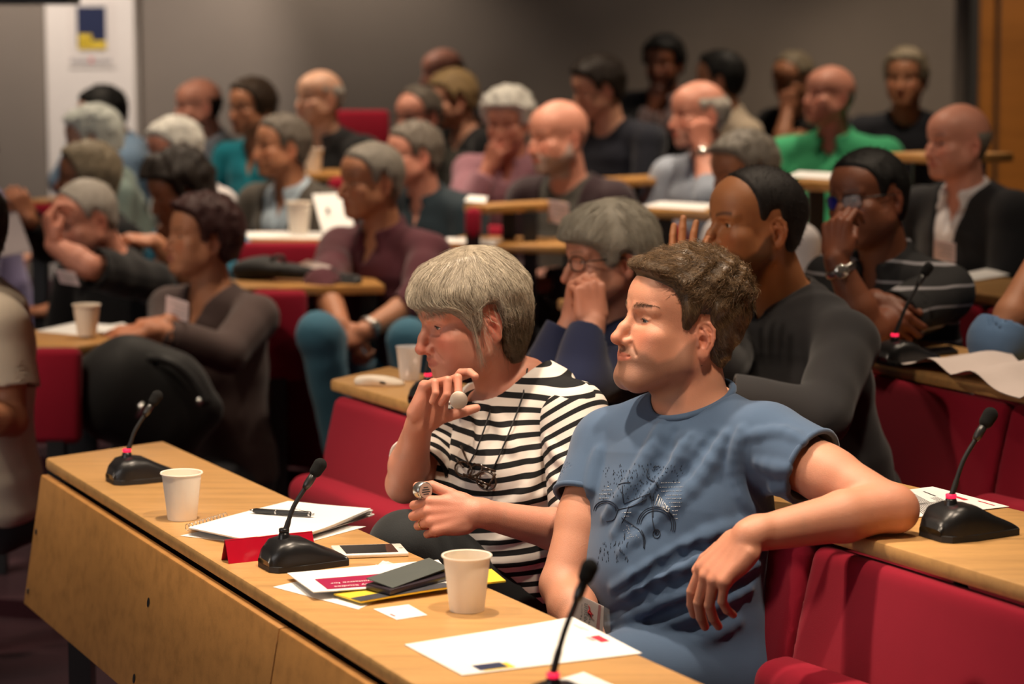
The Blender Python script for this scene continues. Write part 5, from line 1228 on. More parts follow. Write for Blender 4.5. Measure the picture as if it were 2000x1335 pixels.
A('woman with pinned-up blond hair and a black top', 882, 192, 10.9, 68, 60, 'fair', H('short', 'blonde', th=.022, lump=.003, n=600, length=.03), dict(mat=fab('black_cotton', '121214'), neck='v', sleeves=SS, nr=.085), ('desk', 'desk'), dict(), pitch=-14, hs=.98, bs=.98, floor=.44, lean=14)
A('bald person behind the blond woman at the back wall', 862, 142, 12.0, 62, 50, 'pink', H('sides', 'dkbrown', th=.008, n=200, length=.01, top=.06), dict(mat=fab('dark_grey_shirt', '2c2a2b'), neck='shirt', sleeves=SL), ('desk', 'desk'), dict(), pitch=-4, hs=1.02, floor=.46, lean=8)
A('white-curled person in a pink shirt with a hand at the mouth', 990, 235, 9.9, 18, 20, 'pink', H('short', 'white', th=.030, lump=.008, lumpsc=80., n=900, length=.03, edge=.02), dict(mat=fab('pink_shirt', 'a87884'), neck='shirt', sleeves=SL, w=1.1, g=.015, wr=.006), ('desk', 'mouth'), dict(age=1), pitch=-14, hs=1.0, bs=1.05, floor=.38, lean=16)
A('dark-haired person in a navy jumper looking down', 1165, 170, 10.3, 72, 40, 'fair', H('short', 'dkbrown', th=.020, lump=.003, n=500), dict(mat=fab('navy_jumper', '1b1e2a'), neck='crew', sleeves=SL, w=1.12, g=.014, nr=.075, name='jumper'), ('desk', 'desk'), dict(), pitch=-18, roll=4, hs=1.04, bs=1.05, floor=.44, lean=10, shw=.2)
A('dark-skinned person with a dense beard and black jacket at the back', 1295, 122, 11.7, 22, 25, 'dark', H('short', 'black', th=.026, lump=.003, n=500, length=.015, edge=.02), dict(mat=fab('pinkish_shirt', '9a8584'), neck='shirt', sleeves=SL), ('desk', 'chin'), dict(beard=((.01, .008, .007), .9, 'full'), nosew=1.2), pitch=-6, hs=1.0, floor=.46, jacket=dict(mat=fab('black_jacket', '141416'), open=(.08, .4)), lean=12)
A('balding person in a pale blue shirt resting a cheek on one fist', 1362, 222, 9.2, 66, 42, 'pink', H('sides', 'ltgrey', th=.013, lump=.003, n=700, length=.02, top=.075), dict(mat=fab('paleblue_grey_shirt', '99a2b0'), neck='shirt', sleeves=dict(L='rolled', R='rolled'), w=1.08), (dict(wr=W(1372, 290, 8.95), el=W(1388, 385, 8.85), hand='fist', y=(-.1, .1, 1), z=(.3, -1, 0), thumb=TH_FIST), 'desk'), dict(age=1, nose=1.1, beard=((.35, .30, .27), .3, 'f')), pitch=-3, hs=1.06, bs=1.08, floor=.38, wt='L', lean=12)
A('black-haired person in a cream shirt turned away', 1402, 155, 10.9, 98, 70, 'tan', H('short', 'black', th=.016, lump=.002, n=400), dict(mat=fab('cream_shirt', 'b3a28c'), neck='shirt', sleeves=SL, w=1.1), ('desk', 'desk'), dict(), hs=1.02, bs=1.05, floor=.46, lean=10)
A('balding person in black with a hand over the chin at the back', 1548, 152, 11.4, 48, 40, 'tan', H('receding', 'ashblonde', th=.007, n=300, length=.012), dict(mat=fab('black_cotton', '121214'), neck='crew', sleeves=SS), (dict(wr=W(1538, 218, 11.1), el=W(1525, 285, 11.0), hand='fist', y=(.0, .1, 1), z=(-.2, -1, 0), thumb=TH_FIST), 'desk'), dict(age=.7), pitch=-20, hs=1.02, floor=.46, lean=14, glass='x')
A('smiling bald person in a bright green polo shirt', 1618, 185, 9.9, 62, 25, 'pink', H('sides', 'ltgrey', th=.003, lump=0, n=0, top=.04), dict(mat=fab('green_polo', '40ad76'), neck='polo', sleeves=SS, w=1.12, g=.013, belly=.03), ('desk', 'desk'), dict(age=.7, smile=.7, fat=.004), pitch=4, hs=1.03, bs=1.10, floor=.46, lean=6, shw=.2)
A('greying blond person in a dark navy T-shirt by the wooden door', 1768, 152, 10.6, 20, 10, 'tan', H('short', 'ashblonde', th=.018, lump=.004, n=600, length=.025), dict(mat=fab('darknavy_tee', '15171f'), neck='crew', sleeves=SS, w=1.1), ('desk', 'desk'), dict(age=.5, smile=.2), pitch=-2, hs=1.02, bs=1.05, floor=.46, lean=8)
# people cut by the frame
A('person at the frame edge of whom a lilac sleeve shows', -72, 300, 9.5, 70, 60, 'tan', H('short', 'dkbrown'), dict(mat=fab('lilac_shirt', '8f86b0'), neck='shirt', sleeves=SL, w=1.1), ('desk', 'desk'), floor=.35)
A('person at the frame edge in a cream short-sleeved blouse', -88, 448, 6.25, 84, 78, 'tan', H('long', 'dkbrown', th=.02), dict(mat=fab('cream_blouse', 'c9bba8'), neck='crew', sleeves=SS, w=1.1, g=.016, loose=.010, wr=.003, h=.005), (dict(wr=W(-70, 812, 5.95), el=W(24, 822, 6.1), hand='relax', y=(-1, 0, 0), z=(0, 0, 1)), 'desk'), floor=.0, lean=4, bs=1.02, sko=dict(shL=W(0, 640, 6.12)))
A('person at the frame edge with a rolled denim sleeve, elbow on the desk', 2120, 480, 6.1, 64, 55, 'tan', H('short', 'brown'), dict(mat=fab('pale_denim', '5f7fa6'), neck='shirt', sleeves=dict(L='elbow', R='elbow'), w=1.1, g=.014, loose=.012), ('desk', dict(wr=W(2030, 500, 5.85), el=W(1950, 668, 5.78), hand='half', y=(.2, 0, 1), z=(-.7, -.7, 0))), floor=.19, lean=14)
def polo_mat():
    t = NT('striped_black_polo'); w = t.n('ShaderNodeTexWave', {'Scale': 6.2, 'Distortion': 1.5, 'Detail': 1}, wave_type='BANDS', bands_direction='Z'); t.set(w, 'Vector', t.coord())
    t.B(Base_Color=t.ramp(w.outputs[1] if len(w.outputs) > 1 else w.outputs[0], [(0, (.010, .010, .011)), (.945, (.010, .010, .011)), (.985, (.30, .29, .31)), (1, (.30, .29, .31))]), Roughness=.85); return t.m
def build_crowd(sel=None):
    pm = polo_mat()
    for i, (a, k) in enumerate(CROWD):
        if sel is not None and i not in sel: continue
        a = list(a); k = dict(k)
        if a[8]['mat'] == 'POLO': a[8] = dict(a[8], mat=pm)
        kn = k.pop('kn', None)
        if kn is not None:
            k['sit'] = False
            def ex(sk, fr, E, kn=kn, tm=k.get('trousers_mat')): trousers(sk, E, tm, kn, floor=.14)
            k['extra'] = ex
        audience(*a, **k)
if DEV.get('crowd', True): build_crowd(DEV.get('sel'))
# ------------------------------------------------------------------ the four people near the camera
def center_from_ear(u, v, d, yaw, pitch, roll, hs):
    fr = head_frame((0, 0, 0), yaw, pitch, roll, hs); return W(u, v, d)-fr.w((-.0765, -.016, -.016))
def px_of(p): return px(p)
def trace(S, u, v, d0, d1=None, eps=.0006):
    """first point of the surface on the line of sight through (u, v) - used to lay seams, prints and cords on cloth"""
    r = ray(u, v); t = d0
    for _ in range(90):
        d = float(S.ev((CAM+r*t)[None].astype(np.float32), pad=.06)[0])
        if d < eps: break
        t += min(max(d*.6, .0006), .02)
        if d1 and t > d1: break
    return CAM+r*t
def trace_many(S, pts, d0, d1):
    R = np.array([ray(u, v) for u, v in pts]); t = np.full(len(R), d0, float); live = np.ones(len(R), bool)
    for _ in range(140):
        d = S.ev((CAM+R*t[:, None]).astype(np.float32), pad=.06); live &= (d > .0006) & (t < d1)
        if not live.any(): break
        t = np.where(live, t+np.clip(d*.55, .0005, .02), t)
    return CAM+R*t[:, None], t < d1-.001
def fold_path(S, pix, r, cut=False, d0=3.9, d1=5.4):
    """soft fold in cloth along picture points: capsules sunk in (ridge) or lifted off (crease) the traced surface"""
    L = [tuple(p[:2]) for p in catmull([(*p, 0) for p in pix], 3)]; P, ok = trace_many(S, L, d0, d1); P = P[ok]
    if len(P) < 3: return []
    g = S.grad(P); n = len(P); rr = [r*(.35+.65*math.sin(math.pi*i/(n-1))) for i in range(n)]
    Q = [P[i]+g[i]*rr[i]*(.45 if cut else -.62) for i in range(n)]
    return [(Q[i], Q[i+1], (rr[i]+rr[i+1])/2) for i in range(n-1) if np.linalg.norm(Q[i]-Q[i+1]) < .06]
def near_hair_flow(crown, down=.4, fwd=0.):
    def f(q):
        v = q-np.asarray(crown, np.float32); v = v/(np.linalg.norm(v, axis=1, keepdims=True)+1e-6); v[:, 2] -= down; v[:, 1] += fwd*(q[:, 1] > 0); return v.astype(np.float32)
    return f
def man_in_blue():
    yaw, pitch, roll, hs = 68, 11, 0, 1.07
    c = center_from_ear(1374, 664, 4.36, yaw, pitch, roll, hs); fr = head_frame(c, yaw, pitch, roll, hs); bs = 1.06
    k = skeleton(fr, yaw, 36, nb=W(1358, 800, 4.45), shL=W(1492, 862, 4.35), shR=W(1188, 872, 4.55), pel=W(1318, 1268, 4.47), bs=bs)
    k.arms['L'] = (k.shL, W(1736, 990, 4.17), W(1462, 1046, 4.08)); k.arms['R'] = (k.shR, W(1098, 1142, 4.44), W(1165, 1285, 4.27))
    base = hexc('d2977b'); E = empty('person', (k.pel[0], k.pel[1], 0.), 'smiling young person in a blue T-shirt leaning an arm over the seat back', 'person')
    P = dict(smile=.95, crease=.25, jaw=1.04, nose=1.08, chin=1.05, lips=.72, eye=.62, lid=.8, browcol=(.10, .055, .03), browa=.5, beard=((.17, .105, .075), .58, 's'), ruddy=.6)
    S = Sdf(); head_ops(S, fr, P); S.add(f_cap(fr, (.050, .006, -.064), (.022, .066, -.104), .0205, .019), .018); S.add(f_cap(fr, (-.050, .006, -.064), (-.022, .066, -.104), .0205, .019), .018); body_ops(S, k, -.006, neckr=.060); nails = []; pts = []
    for sd in 'LR': arm_ops(S, k, sd, 0, 1.0)
    el = k.arms['L'][1]; S.add(f_ell(Frame(), el+np.array((.022, 0, -.006)), (.030, .034, .034)), .02)
    hl = hand_frame(k.arms['L'][2], (-.68, -.12, -.74), (-.62, -.55, .52), 'L', 1.08); hand_ops(S, hl, [(30, 22, 12), (36, 24, 12), (40, 26, 14), (42, 34, 18)], TH_REL, nails=nails, spread=(.06, .0, -.03, -.08))
    hr = hand_frame(k.arms['R'][2], (.45, -.5, -.5), (0, -.7, .7), 'R', 1.05); hand_ops(S, hr, CURL['relax'], TH_REL)
    pts.append((hl.w((0, .08, 0)), .075)); cL, cR = hl.w((0, .07, -.02)), hr.w((0, .07, 0))
    V, F = fine_split(S, .0045, [(fr.c-.165, fr.c+.165, .0014), (cL-.135, cL+.135, .0017), (cR-.13, cR+.13, .004)])
    pts.append((el, .05)); o = np_mesh('body', V, F, SKIN, E); set_attr(o, 'Col', color_body(V, fr, base, P, pts, nails), 'COLOR')
    eyes(fr, E, nrm(fr.R[:, 1]-fr.R[:, 2]*.12), eye_mat('eye_grey', (.10, .12, .12)))
    # eyebrow and lash hairs
    rng = np.random.default_rng(2)
    lashes(fr, E, .62, .8)
    # hair: short sides, thick wavy top swept forward
    def vol(q):
        top = sstep(q[..., 2], .045, .095)*sstep(-q[..., 1], -.11, .10); fr_ = np.exp(-((q[..., 1]-.080)/.03)**2)*np.exp(-((q[..., 2]-.080)/.022)**2)
        return .016*top+.016*fr_+.0055*top*vnoise(q, 165., 12)-.008*sstep(-q[..., 2], -.045, .01)
    HAIRLINES['mop'] = ([-.12, -.07, -.045, -.03, -.018, .0, .012, .022, .034, .050, .066, .080, .095], [-.075, -.080, -.060, -.03, .015, .012, -.024, -.020, .025, .046, .052, .056, .060])
    Sh = hair_sdf(fr, 'mop', .013, .0028, 120., seed=4, vol=vol, edge=.045); Vh, Fh = Sh.mesh(.0022)
    mh = hair_mat('hair_chestnut', (.040, .023, .012), (.24, .145, .07), .40, .4, .45); oh = np_mesh('hair', Vh, Fh, mh, E)
    q = fr.loc(Vh); g = Sh.grad(Vh)
    okm = (np.einsum('ij,ij->i', (Vh-fr.c), g) > 0); idx = np.nonzero(okm)[0]
    sk_ = S.ev(Vh); okr = sk_ > np.where(q[:, 1] > .045, .006, .0012); idx = idx[okr[idx]]; top = idx[(q[idx, 2] > .055)]; side = idx[(q[idx, 2] <= .055)]
    it = rng.choice(top, 5200); is_ = rng.choice(side, 4200)
    def flow_t(qq): return np.stack([qq[:, 0]*4+.25*np.sin(qq[:, 1]*70+qq[:, 0]*50), .9+.5*np.sin(qq[:, 0]*80), -.15+.9*(qq[:, 1] > .07)*(qq[:, 2] < .085)], 1).astype(np.float32)
    strand_mesh('top_strands', Vh[it]-g[it]*.003, g[it], 0, 6, Sh, mh, oh, .00042, (.001, .011), flow_t, fr, .45, .3, rng, curl=.55, lens=rng.uniform(.022, .042, len(it)))
    def flow_s(qq): return np.stack([qq[:, 0]*.5, -.55-.6*(qq[:, 1] < -.02)+1.0*(qq[:, 1] > .03), -.9+0*qq[:, 0]], 1).astype(np.float32)
    strand_mesh('side_strands', Vh[is_]-g[is_]*.0015, g[is_], 0, 4, Sh, mh, oh, .00034, (.0006, .0035), flow_s, fr, .25, .3, rng, lens=rng.uniform(.010, .020, len(is_)))
    brow_strands(fr, S, E, hair_mat('brow_brown', (.06, .035, .02), (.14, .085, .05)), 170, rng)
    # T-shirt
    cot = mat_fabric('blue_cotton', hexc('4c627f'), .9, .10, 1100, .30, .2)
    base_o = dict(g=.011, sleeves=dict(L='short', R='short'), slv=.40, loose=.006, w=1.02, dp=1.0, belly=.02, nr=.070, hem=True, wr=.003, wsc=26., seed=3)
    B = Sdf(); garment_ops(B, k, base_o)
    T = lambda u, v: trace(B, u, v, 3.9, 4.9)
    fl = []; cr = []
    for L, r in (([(1560, 985), (1480, 1020), (1380, 1052), (1270, 1110), (1165, 1172)], .015), ([(1530, 1030), (1440, 1065), (1330, 1110), (1220, 1172)], .016), ([(1478, 1100), (1400, 1140), (1300, 1180), (1190, 1222)], .014), ([(1462, 1150), (1380, 1190), (1290, 1222), (1200, 1250)], .013),
                 ([(1290, 830), (1262, 890), (1225, 950), (1180, 1010)], .010), ([(1345, 850), (1310, 910), (1250, 970), (1200, 1040)], .009), ([(1418, 850), (1370, 930), (1300, 1000), (1215, 1075)], .010), ([(1440, 1215), (1370, 1250), (1290, 1262)], .014), ([(1170, 880), (1158, 925), (1150, 968)], .008), ([(1448, 840), (1436, 900), (1450, 965), (1480, 1005)], .008), ([(1480, 905), (1540, 918), (1600, 900)], .009), ([(1500, 960), (1545, 950), (1590, 930)], .007), ([(1462, 850), (1530, 842), (1590, 872)], .007)):
        fl += fold_path(B, L, r)
    for L, r in (([(1545, 1006), (1440, 1045), (1330, 1085), (1200, 1160)], .009), ([(1490, 1078), (1390, 1118), (1280, 1150), (1190, 1200)], .010), ([(1470, 1128), (1380, 1166), (1270, 1208)], .009), ([(1316, 842), (1280, 920), (1225, 985)], .006), ([(1390, 850), (1340, 920), (1260, 990)], .006)): cr += fold_path(B, L, r, True)
    S2 = Sdf(); garment_ops(S2, k, dict(base_o, folds=fl+[(k.pel+k.fwd*.03-k.ax*.06, k.pel+k.fwd*.11-k.ax*.10, .125), (k.pel+k.fwd*.02-k.ax*.08+k.lat*.07, k.pel+k.fwd*.02-k.ax*.08-k.lat*.07, .13)]+[(h_, h_+(q_-h_)*.85, .122) for h_, q_ in ((k.pel-k.br*.093-k.up*.03, W(1120, 1330, 4.25)), (k.pel+k.br*.093-k.up*.03, W(1010, 1290, 4.55)))], creases=cr))
    V, F = S2.mesh(.0032); sh = np_mesh('t_shirt', V, F, cot, E)
    # neck ribbing and sleeve hem stitching follow the cloth
    rib = [k.nb+k.fwd*(.012+math.sin(a)*.071)+k.lat*math.cos(a)*.073+k.ax*(.018-.034*math.sin(a)) for a in np.linspace(0, 2*math.pi, 28, endpoint=False)]
    m = MB(); V3, F3 = tube_geo(rib, .0075, 8, False, True); m.add(V3, F3); m.build('neck_ribbing', cot, sh, True)
    for sd in 'LR': hem_ring(k, sd, base_o, cot, sh)
    tshirt_print(S2, sh, k)
    # jeans
    trousers(k, E, mat_fabric('dark_denim', hexc('2c3a4a')), (W(1120, 1330, 4.25), W(1010, 1290, 4.55)), floor=0.)
    badge_card(E)
    return k
def lashes(fr, E, ey=.7, lid=0.):
    m = MB()
    for sx in (-1, 1):
        ec = np.array((sx*.0315, .0665, -.0008-.001*lid)); P = []
        for t in np.linspace(-1, 1, 11):
            x = .0118*t; z = .0042*ey*math.sqrt(max(0, 1-t*t*.92))-.0006*t*sx; y = math.sqrt(max(1e-6, .0146**2-x*x-z*z)); P.append(fr.w(ec+(x, y, z)))
        m.tube(P, [.0004+.0007*math.sin(math.pi*i/10) for i in range(11)], 5)
    return m.build('eyelashes', mat_plain('lash_brown', (.02, .012, .008), .6), E, True)
def brow_strands(fr, S, E, mat, n, rng, thick=1.):
    A = []
    for sx in (-1, 1):
        t = rng.random(n); x = sx*(.012+.036*t); z = .0195+.006*np.sin(t*2.2)+rng.normal(0, .0017*thick, n); y = .0915-.55*np.abs(x)**1.35*3.0
        P = np.stack([fr.w(p) for p in np.stack([x, y, z], 1)]); g = S.grad(P); P = P-g*S.ev(P)[:, None]
        d = np.stack([np.full(n, sx*.8), np.full(n, -.25), .55-.75*t], 1)@fr.R.T
        P2 = P+d*.0055; P2 = P2-S.grad(P2)*(S.ev(P2)-.0012)[:, None]; P1 = (P+P2)/2+g*.0008
        A.append(np.stack([P, P1, P2], 1))
    return strands_to_mesh('eyebrow', np.concatenate(A).astype(np.float32), mat, E, .00033, .4, rng)
def cloth_lines(S, lines, d0, d1, r, name, mat, parent, lift=.0002):
    """drawn lines (lists of picture points) laid on the cloth as thin ridges of print"""
    m = MB(); Ls = [[tuple(p[:2]) for p in catmull([(*p, 0) for p in L], 4)] if len(L) > 2 else L for L in lines]
    PA, OK = trace_many(S, [p for L in Ls for p in L], d0, d1); i = 0
    PA = PA-(PA-CAM)/np.linalg.norm(PA-CAM, axis=1, keepdims=True)*lift
    for L in Ls:
        P, ok = PA[i:i+len(L)], OK[i:i+len(L)]; i += len(L)
        if ok.all() and np.max(np.linalg.norm(np.diff(P, axis=0), axis=1)) < .05: m.tube(P, r, 4)
    return m.build(name, mat, parent, True)
def tshirt_print(S, sh, k):
    Z = lambda x, y: (1140+x/1526*240, 900+y/1335*210)            # close-up view of the print -> picture
    def arc(cx, cy, rx, ry, a0, a1, n=12): return [Z(cx+rx*math.cos(math.radians(a)), cy-ry*math.sin(math.radians(a))) for a in np.linspace(a0, a1, n)]
    L = []
    for d in (0, 22, 48): L.append(arc(900, 800, 240-d, 235-d, -20, 175))
    for d in (0, 24): L.append(arc(275, 620, 150-d, 130-d, 0, 180))
    L += [[Z(830, 400), Z(850, 560), Z(850, 700), Z(880, 850), Z(910, 900)], [Z(870, 400), Z(868, 560), Z(862, 700)], arc(905, 900, 45, 55, 0, 360), arc(910, 890, 22, 25, 0, 360)]
    L += [[Z(480, 300), Z(485, 420), Z(500, 520)], [Z(430, 290), Z(500, 270), Z(580, 265)], [Z(500, 530), Z(650, 470), Z(820, 400)], [Z(430, 600), Z(600, 560), Z(780, 470)], [Z(430, 590), Z(380, 720), Z(280, 750)], [Z(690, 850), Z(740, 950), Z(745, 1080)], [Z(715, 850), Z(760, 960), Z(755, 1090)], [Z(800, 90), Z(790, 200), Z(900, 270), Z(920, 330)], [Z(510, 900), Z(505, 980)], [Z(470, 700), Z(560, 760), Z(690, 850)], [Z(560, 560), Z(520, 680), Z(470, 770)]]
    r = random.Random(3); D = []
    for _ in range(150):
        x, y = r.uniform(240, 960), r.uniform(20, 480); D.append([Z(x, y), Z(x+r.uniform(-6, 6), y+r.uniform(12, 24))])
    for _ in range(28):
        x, y = r.uniform(860, 1230), r.uniform(60, 260); D.append([Z(x, y), Z(x+10, y-12)])
    for _ in range(46):
        x, y = r.uniform(170, 560), r.uniform(990, 1250); D.append([Z(x, y), Z(x+r.uniform(-8, 8), y+r.uniform(20, 44))])
    dk = mat_plain('dark_print', hexc('1d2637'), .8); cloth_lines(S, L, 3.95, 4.8, .0008, 'bicycle_print', dk, sh); cloth_lines(S, D, 3.95, 4.8, .00055, 'speckle_print', dk, sh)
    Wl = []
    for i, (y, x0, x1) in enumerate(((270, 960, 1210), (325, 945, 1235), (375, 965, 1220), (425, 1015, 1210), (467, 1025, 1215), (515, 1060, 1220), (565, 1085, 1200), (617, 1100, 1185), (667, 1105, 1165), (715, 1130, 1165), (315, 290, 320), (360, 230, 350), (410, 190, 320), (460, 190, 310), (640, 480, 590), (685, 500, 570))):
        x = x0
        while x < x1: w = r.uniform(8, 24); Wl.append([Z(x, y-(x-x0)*.02), Z(min(x+w, x1), y-(x-x0)*.02-1)]); x += w+r.uniform(6, 16)
    for _ in range(26): x, y = r.uniform(480, 680), r.uniform(780, 960); Wl.append([Z(x, y), Z(x+7, y)])
    wh = mat_plain('white_print', (.62, .64, .66), .8); cloth_lines(S, Wl, 3.95, 4.8, .00045, 'dash_print', wh, sh)
    # the slanting word, letter heights shrinking to the right
    G = {'P': [[(0, 0), (0, 1), (1, .95), (1, .5), (0, .5)]], 'A': [[(0, 0), (.5, 1), (1, 0)], [(.2, .4), (.8, .4)]], 'T': [[(.5, 0), (.5, 1)], [(0, 1), (1, 1)]], 'G': [[(1, .8), (.5, 1), (0, .5), (.5, 0), (1, .4), (.6, .4)]], 'O': [[(0, .5), (.5, 1), (1, .5), (.5, 0), (0, .5)]], 'E': [[(1, 1), (0, 1), (0, 0), (1, 0)], [(0, .5), (.7, .5)]], 'I': [[(.5, 0), (.5, 1)]], 'U': [[(0, 1), (0, .2), (.5, 0), (1, .2), (1, 1)]], 'F': [[(0, 0), (0, 1), (1, 1)], [(0, .5), (.6, .5)]], 'S': [[(1, .9), (.4, 1), (0, .75), (1, .3), (.5, 0), (0, .1)]]}
    Lw = []; n = 8
    for i, ch in enumerate('FATIGUES'):
        t0, t1 = i/n, (i+.78)/n
        def pt(x, y):
            t = t0+(t1-t0)*x; bx, by = 885+175*t, 545+95*t; tx, ty = 925+150*t, 415+185*t; return Z(bx+(tx-bx)*y, by+(ty-by)*y)
        for st in G[ch]: Lw += [[pt(*st[j]), pt(*st[j+1])] for j in range(len(st)-1)]
    cloth_lines(S, Lw, 3.95, 4.8, .0006, 'word_print', wh, sh)
def badge_card(E):
    """clear wallet with a white and red card, lettering running downwards"""
    Z = lambda x, y, d=0.: W(1080+x/1571*200, 1130+y/1335*170, 4.225+d)
    q = [Z(385, 235), Z(780, 420), Z(765, 860), Z(215, 650)]
    X = nrm(Z(780, 420)-Z(385, 235)); Dn = nrm(Z(765, 860)-Z(780, 420)); N = np.cross(X, Dn); N = N if N[1] < 0 else -N
    pt = lambda a, b, up=0.: q[0]*(1-a)*(1-b)+q[1]*a*(1-b)+q[2]*a*b+q[3]*(1-a)*b+N*up
    m = MB(); m.hexa([pt(0, 0, -.001), pt(1, 0, -.001), pt(1, 1, -.001), pt(0, 1, -.001)], [pt(0, 0), pt(1, 0), pt(1, 1), pt(0, 1)], bev=.0003); o = m.build('name_badge', mat_plain('badge_white', hexc('ddd0cc'), .5), E)
    m = MB()
    def strip(a0, b0, a1, b1, mi=0, up=.0006): m.add([pt(a0, b0, up), pt(a1, b0, up), pt(a1, b1, up), pt(a0, b1, up)], [[0, 1, 2, 3]], mi)
    strip(.80, .02, .90, 1., 0); strip(-.02+.02, .25, .10, .98, 0); m.build('red_band', mat_plain('badge_red', hexc('a3222c'), .5), o)
    m = MB(); text_mesh(m, 'unite', pt(.30, .16, .0008), Dn, X, .0145, .0002)
    text_mesh(m, 'the UNION', pt(.21, .24, .0008), Dn, X, .0045, .0002)
    for i in range(3):
        for j in range(3): a0, b0 = .30+.13*i, .62+.10*j; strip(a0, b0, a0+.045, b0+.05, 0, .0009)
    m.build('lettering', M_INK, o)
    m = MB(); m.tube(catmull([pt(.45, .20, .001), pt(.52, .30, .001), pt(.50, .42, .001), pt(.58, .47, .001), pt(.62, .56, .001), pt(.72, .62, .001)], 5), [.0022*min(1, .3+i*.06) if i < 14 else max(.0004, .0022-.0002*(i-14)) for i in range(26)], 6)
    m.tube(catmull([pt(.50, .26, .001), pt(.56, .38, .001), pt(.66, .46, .001)], 4), .0010, 6); m.build('bird_emblem', mat_plain('badge_red', hexc('a3222c'), .5), o, True)
    m = MB(); m.hexa([pt(-.03, -.05, .0012), pt(1.22, .02, .0012), pt(1.22, 1.05, .0012), pt(-.03, 1.05, .0012)], [pt(-.03, -.05, .0018), pt(1.22, .02, .0018), pt(1.22, 1.05, .0018), pt(-.03, 1.05, .0018)]); m.build('clear_wallet', mat_clear('clear_vinyl', (1, 1, 1), .9), o)
def stripe_mat():
    t = NT('black_white_stripes'); a = t.attr('st'); f = t.math('FRACT', a); e = t.math('GREATER_THAN', f, .56); n = t.noise(900, 2)
    c = t.mix(e, (.78, .72, .66, 1), (.012, .012, .013, 1)); c = t.mix(t.math('MULTIPLY', n, .2), c, t.mix(1., c, (.7, .7, .7, 1), 'MULTIPLY')); t.B(Base_Color=c, Roughness=.88); t.b.inputs['Specular IOR Level'].default_value = .25; t.bump(n, .2, .0006); return t.m
def woman_in_stripes():
    yaw, pitch, roll, hs = 66, -12, 0, 1.04
    c = center_from_ear(962, 635, 4.76, yaw, pitch, roll, hs); fr = head_frame(c, yaw, pitch, roll, hs); bs = 1.04
    k = skeleton(fr, yaw, 44, nb=W(996, 752, 4.92), shL=W(1124, 808, 4.77), shR=W(915, 832, 5.00), pel=W(1012, 1150, 4.98), bs=bs)
    k.arms['L'] = (k.shL, W(1150, 1048, 4.70), W(928, 1000, 4.55)); k.arms['R'] = (k.shR, W(790, 945, 4.84), W(818, 828, 4.72))
    base = hexc('d2957e'); E = empty('person', (k.pel[0], k.pel[1], 0.), 'grey-blond woman in a black and white striped top, hand at her mouth', 'person')
    P = dict(jaw=.92, nose=1.08, nosew=1.02, age=.9, lips=.85, eye=.75, lid=.4, browcol=(.22, .15, .10), browa=.35, chin=.95, ruddy=.95)
    S = Sdf(); head_ops(S, fr, P); body_ops(S, k, -.004, neckr=.050, bust=.05); nails = []; pts = []
    for sd in 'LR': arm_ops(S, k, sd, 0, .92)
    hl = hand_frame(k.arms['L'][2], (-1, -.16, -.06), (-.12, -.92, .32), 'L', .98)
    hand_ops(S, hl, [(52, 82, 40), (58, 86, 45), (62, 86, 45), (64, 84, 45)], [(.040, .042, -.004), (.060, .076, -.010), (.064, .104, -.020)], nails=nails, spread=(.04, .0, -.03, -.08))
    hr = hand_frame(k.arms['R'][2], (.42, -.10, .88), (-.55, .80, .25), 'R', 1.0)
    hand_ops(S, hr, [(18, 42, 25), (48, 88, 45), (55, 90, 48), (52, 84, 45)], [(.046, .036, -.014), (.072, .056, -.022), (.092, .070, -.026)], nails=nails, spread=(.02, .0, -.03, -.08))
    pts += [(hl.w((0, .09, 0)), .06), (hr.w((0, .09, -.01)), .06)]; cL, cR = hl.w((.01, .06, -.015)), hr.w((.01, .06, -.02))
    V, F = fine_split(S, .0045, [(fr.c-.165, fr.c+.165, .0015), (cL-.12, cL+.12, .0016), (cR-.115, cR+.115, .0016)])
    o = np_mesh('body', V, F, SKIN, E); set_attr(o, 'Col', color_body(V, fr, base, P, pts, nails), 'COLOR')
    eyes(fr, E, nrm(fr.R[:, 1]+fr.R[:, 2]*.10), eye_mat('eye_grey', (.10, .12, .12)))
    lashes(fr, E, .75, .4); rng = np.random.default_rng(9)
    HAIRLINES['layered'] = ([-.12, -.08, -.055, -.036, -.030, -.012, .004, .012, .026, .040, .056, .072, .095], [-.128, -.128, -.118, -.08, .018, .020, .012, -.035, -.030, .002, .018, .026, .030])
    def vol(q): return .012*np.exp(-((q[..., 1]+.07)/.05)**2)*np.exp(-((q[..., 2]-.03)/.07)**2)+.003*np.exp(-((q[..., 1]-.07)/.03)**2)*np.exp(-((q[..., 2]-.06)/.03)**2)
    Sh = hair_sdf(fr, 'layered', .013, .0035, 75., seed=6, vol=vol, edge=.022); Vh, Fh = Sh.mesh(.0024)
    mh = hair_mat('hair_greyblond', (.15, .11, .07), (.78, .68, .53), .33, .55); oh = np_mesh('hair', Vh, Fh, mh, E)
    g = Sh.grad(Vh); q = fr.loc(Vh); idx = np.nonzero((np.einsum('ij,ij->i', (Vh-fr.c), g) > 0))[0]
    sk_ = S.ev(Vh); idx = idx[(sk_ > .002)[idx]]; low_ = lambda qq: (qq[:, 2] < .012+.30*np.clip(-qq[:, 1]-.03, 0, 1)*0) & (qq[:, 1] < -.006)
    up = idx[~low_(q[idx]) & (q[idx, 2] > -.03)]; lo = idx[low_(q[idx])]; iu = rng.choice(up, 7000); il = rng.choice(lo, 5200)
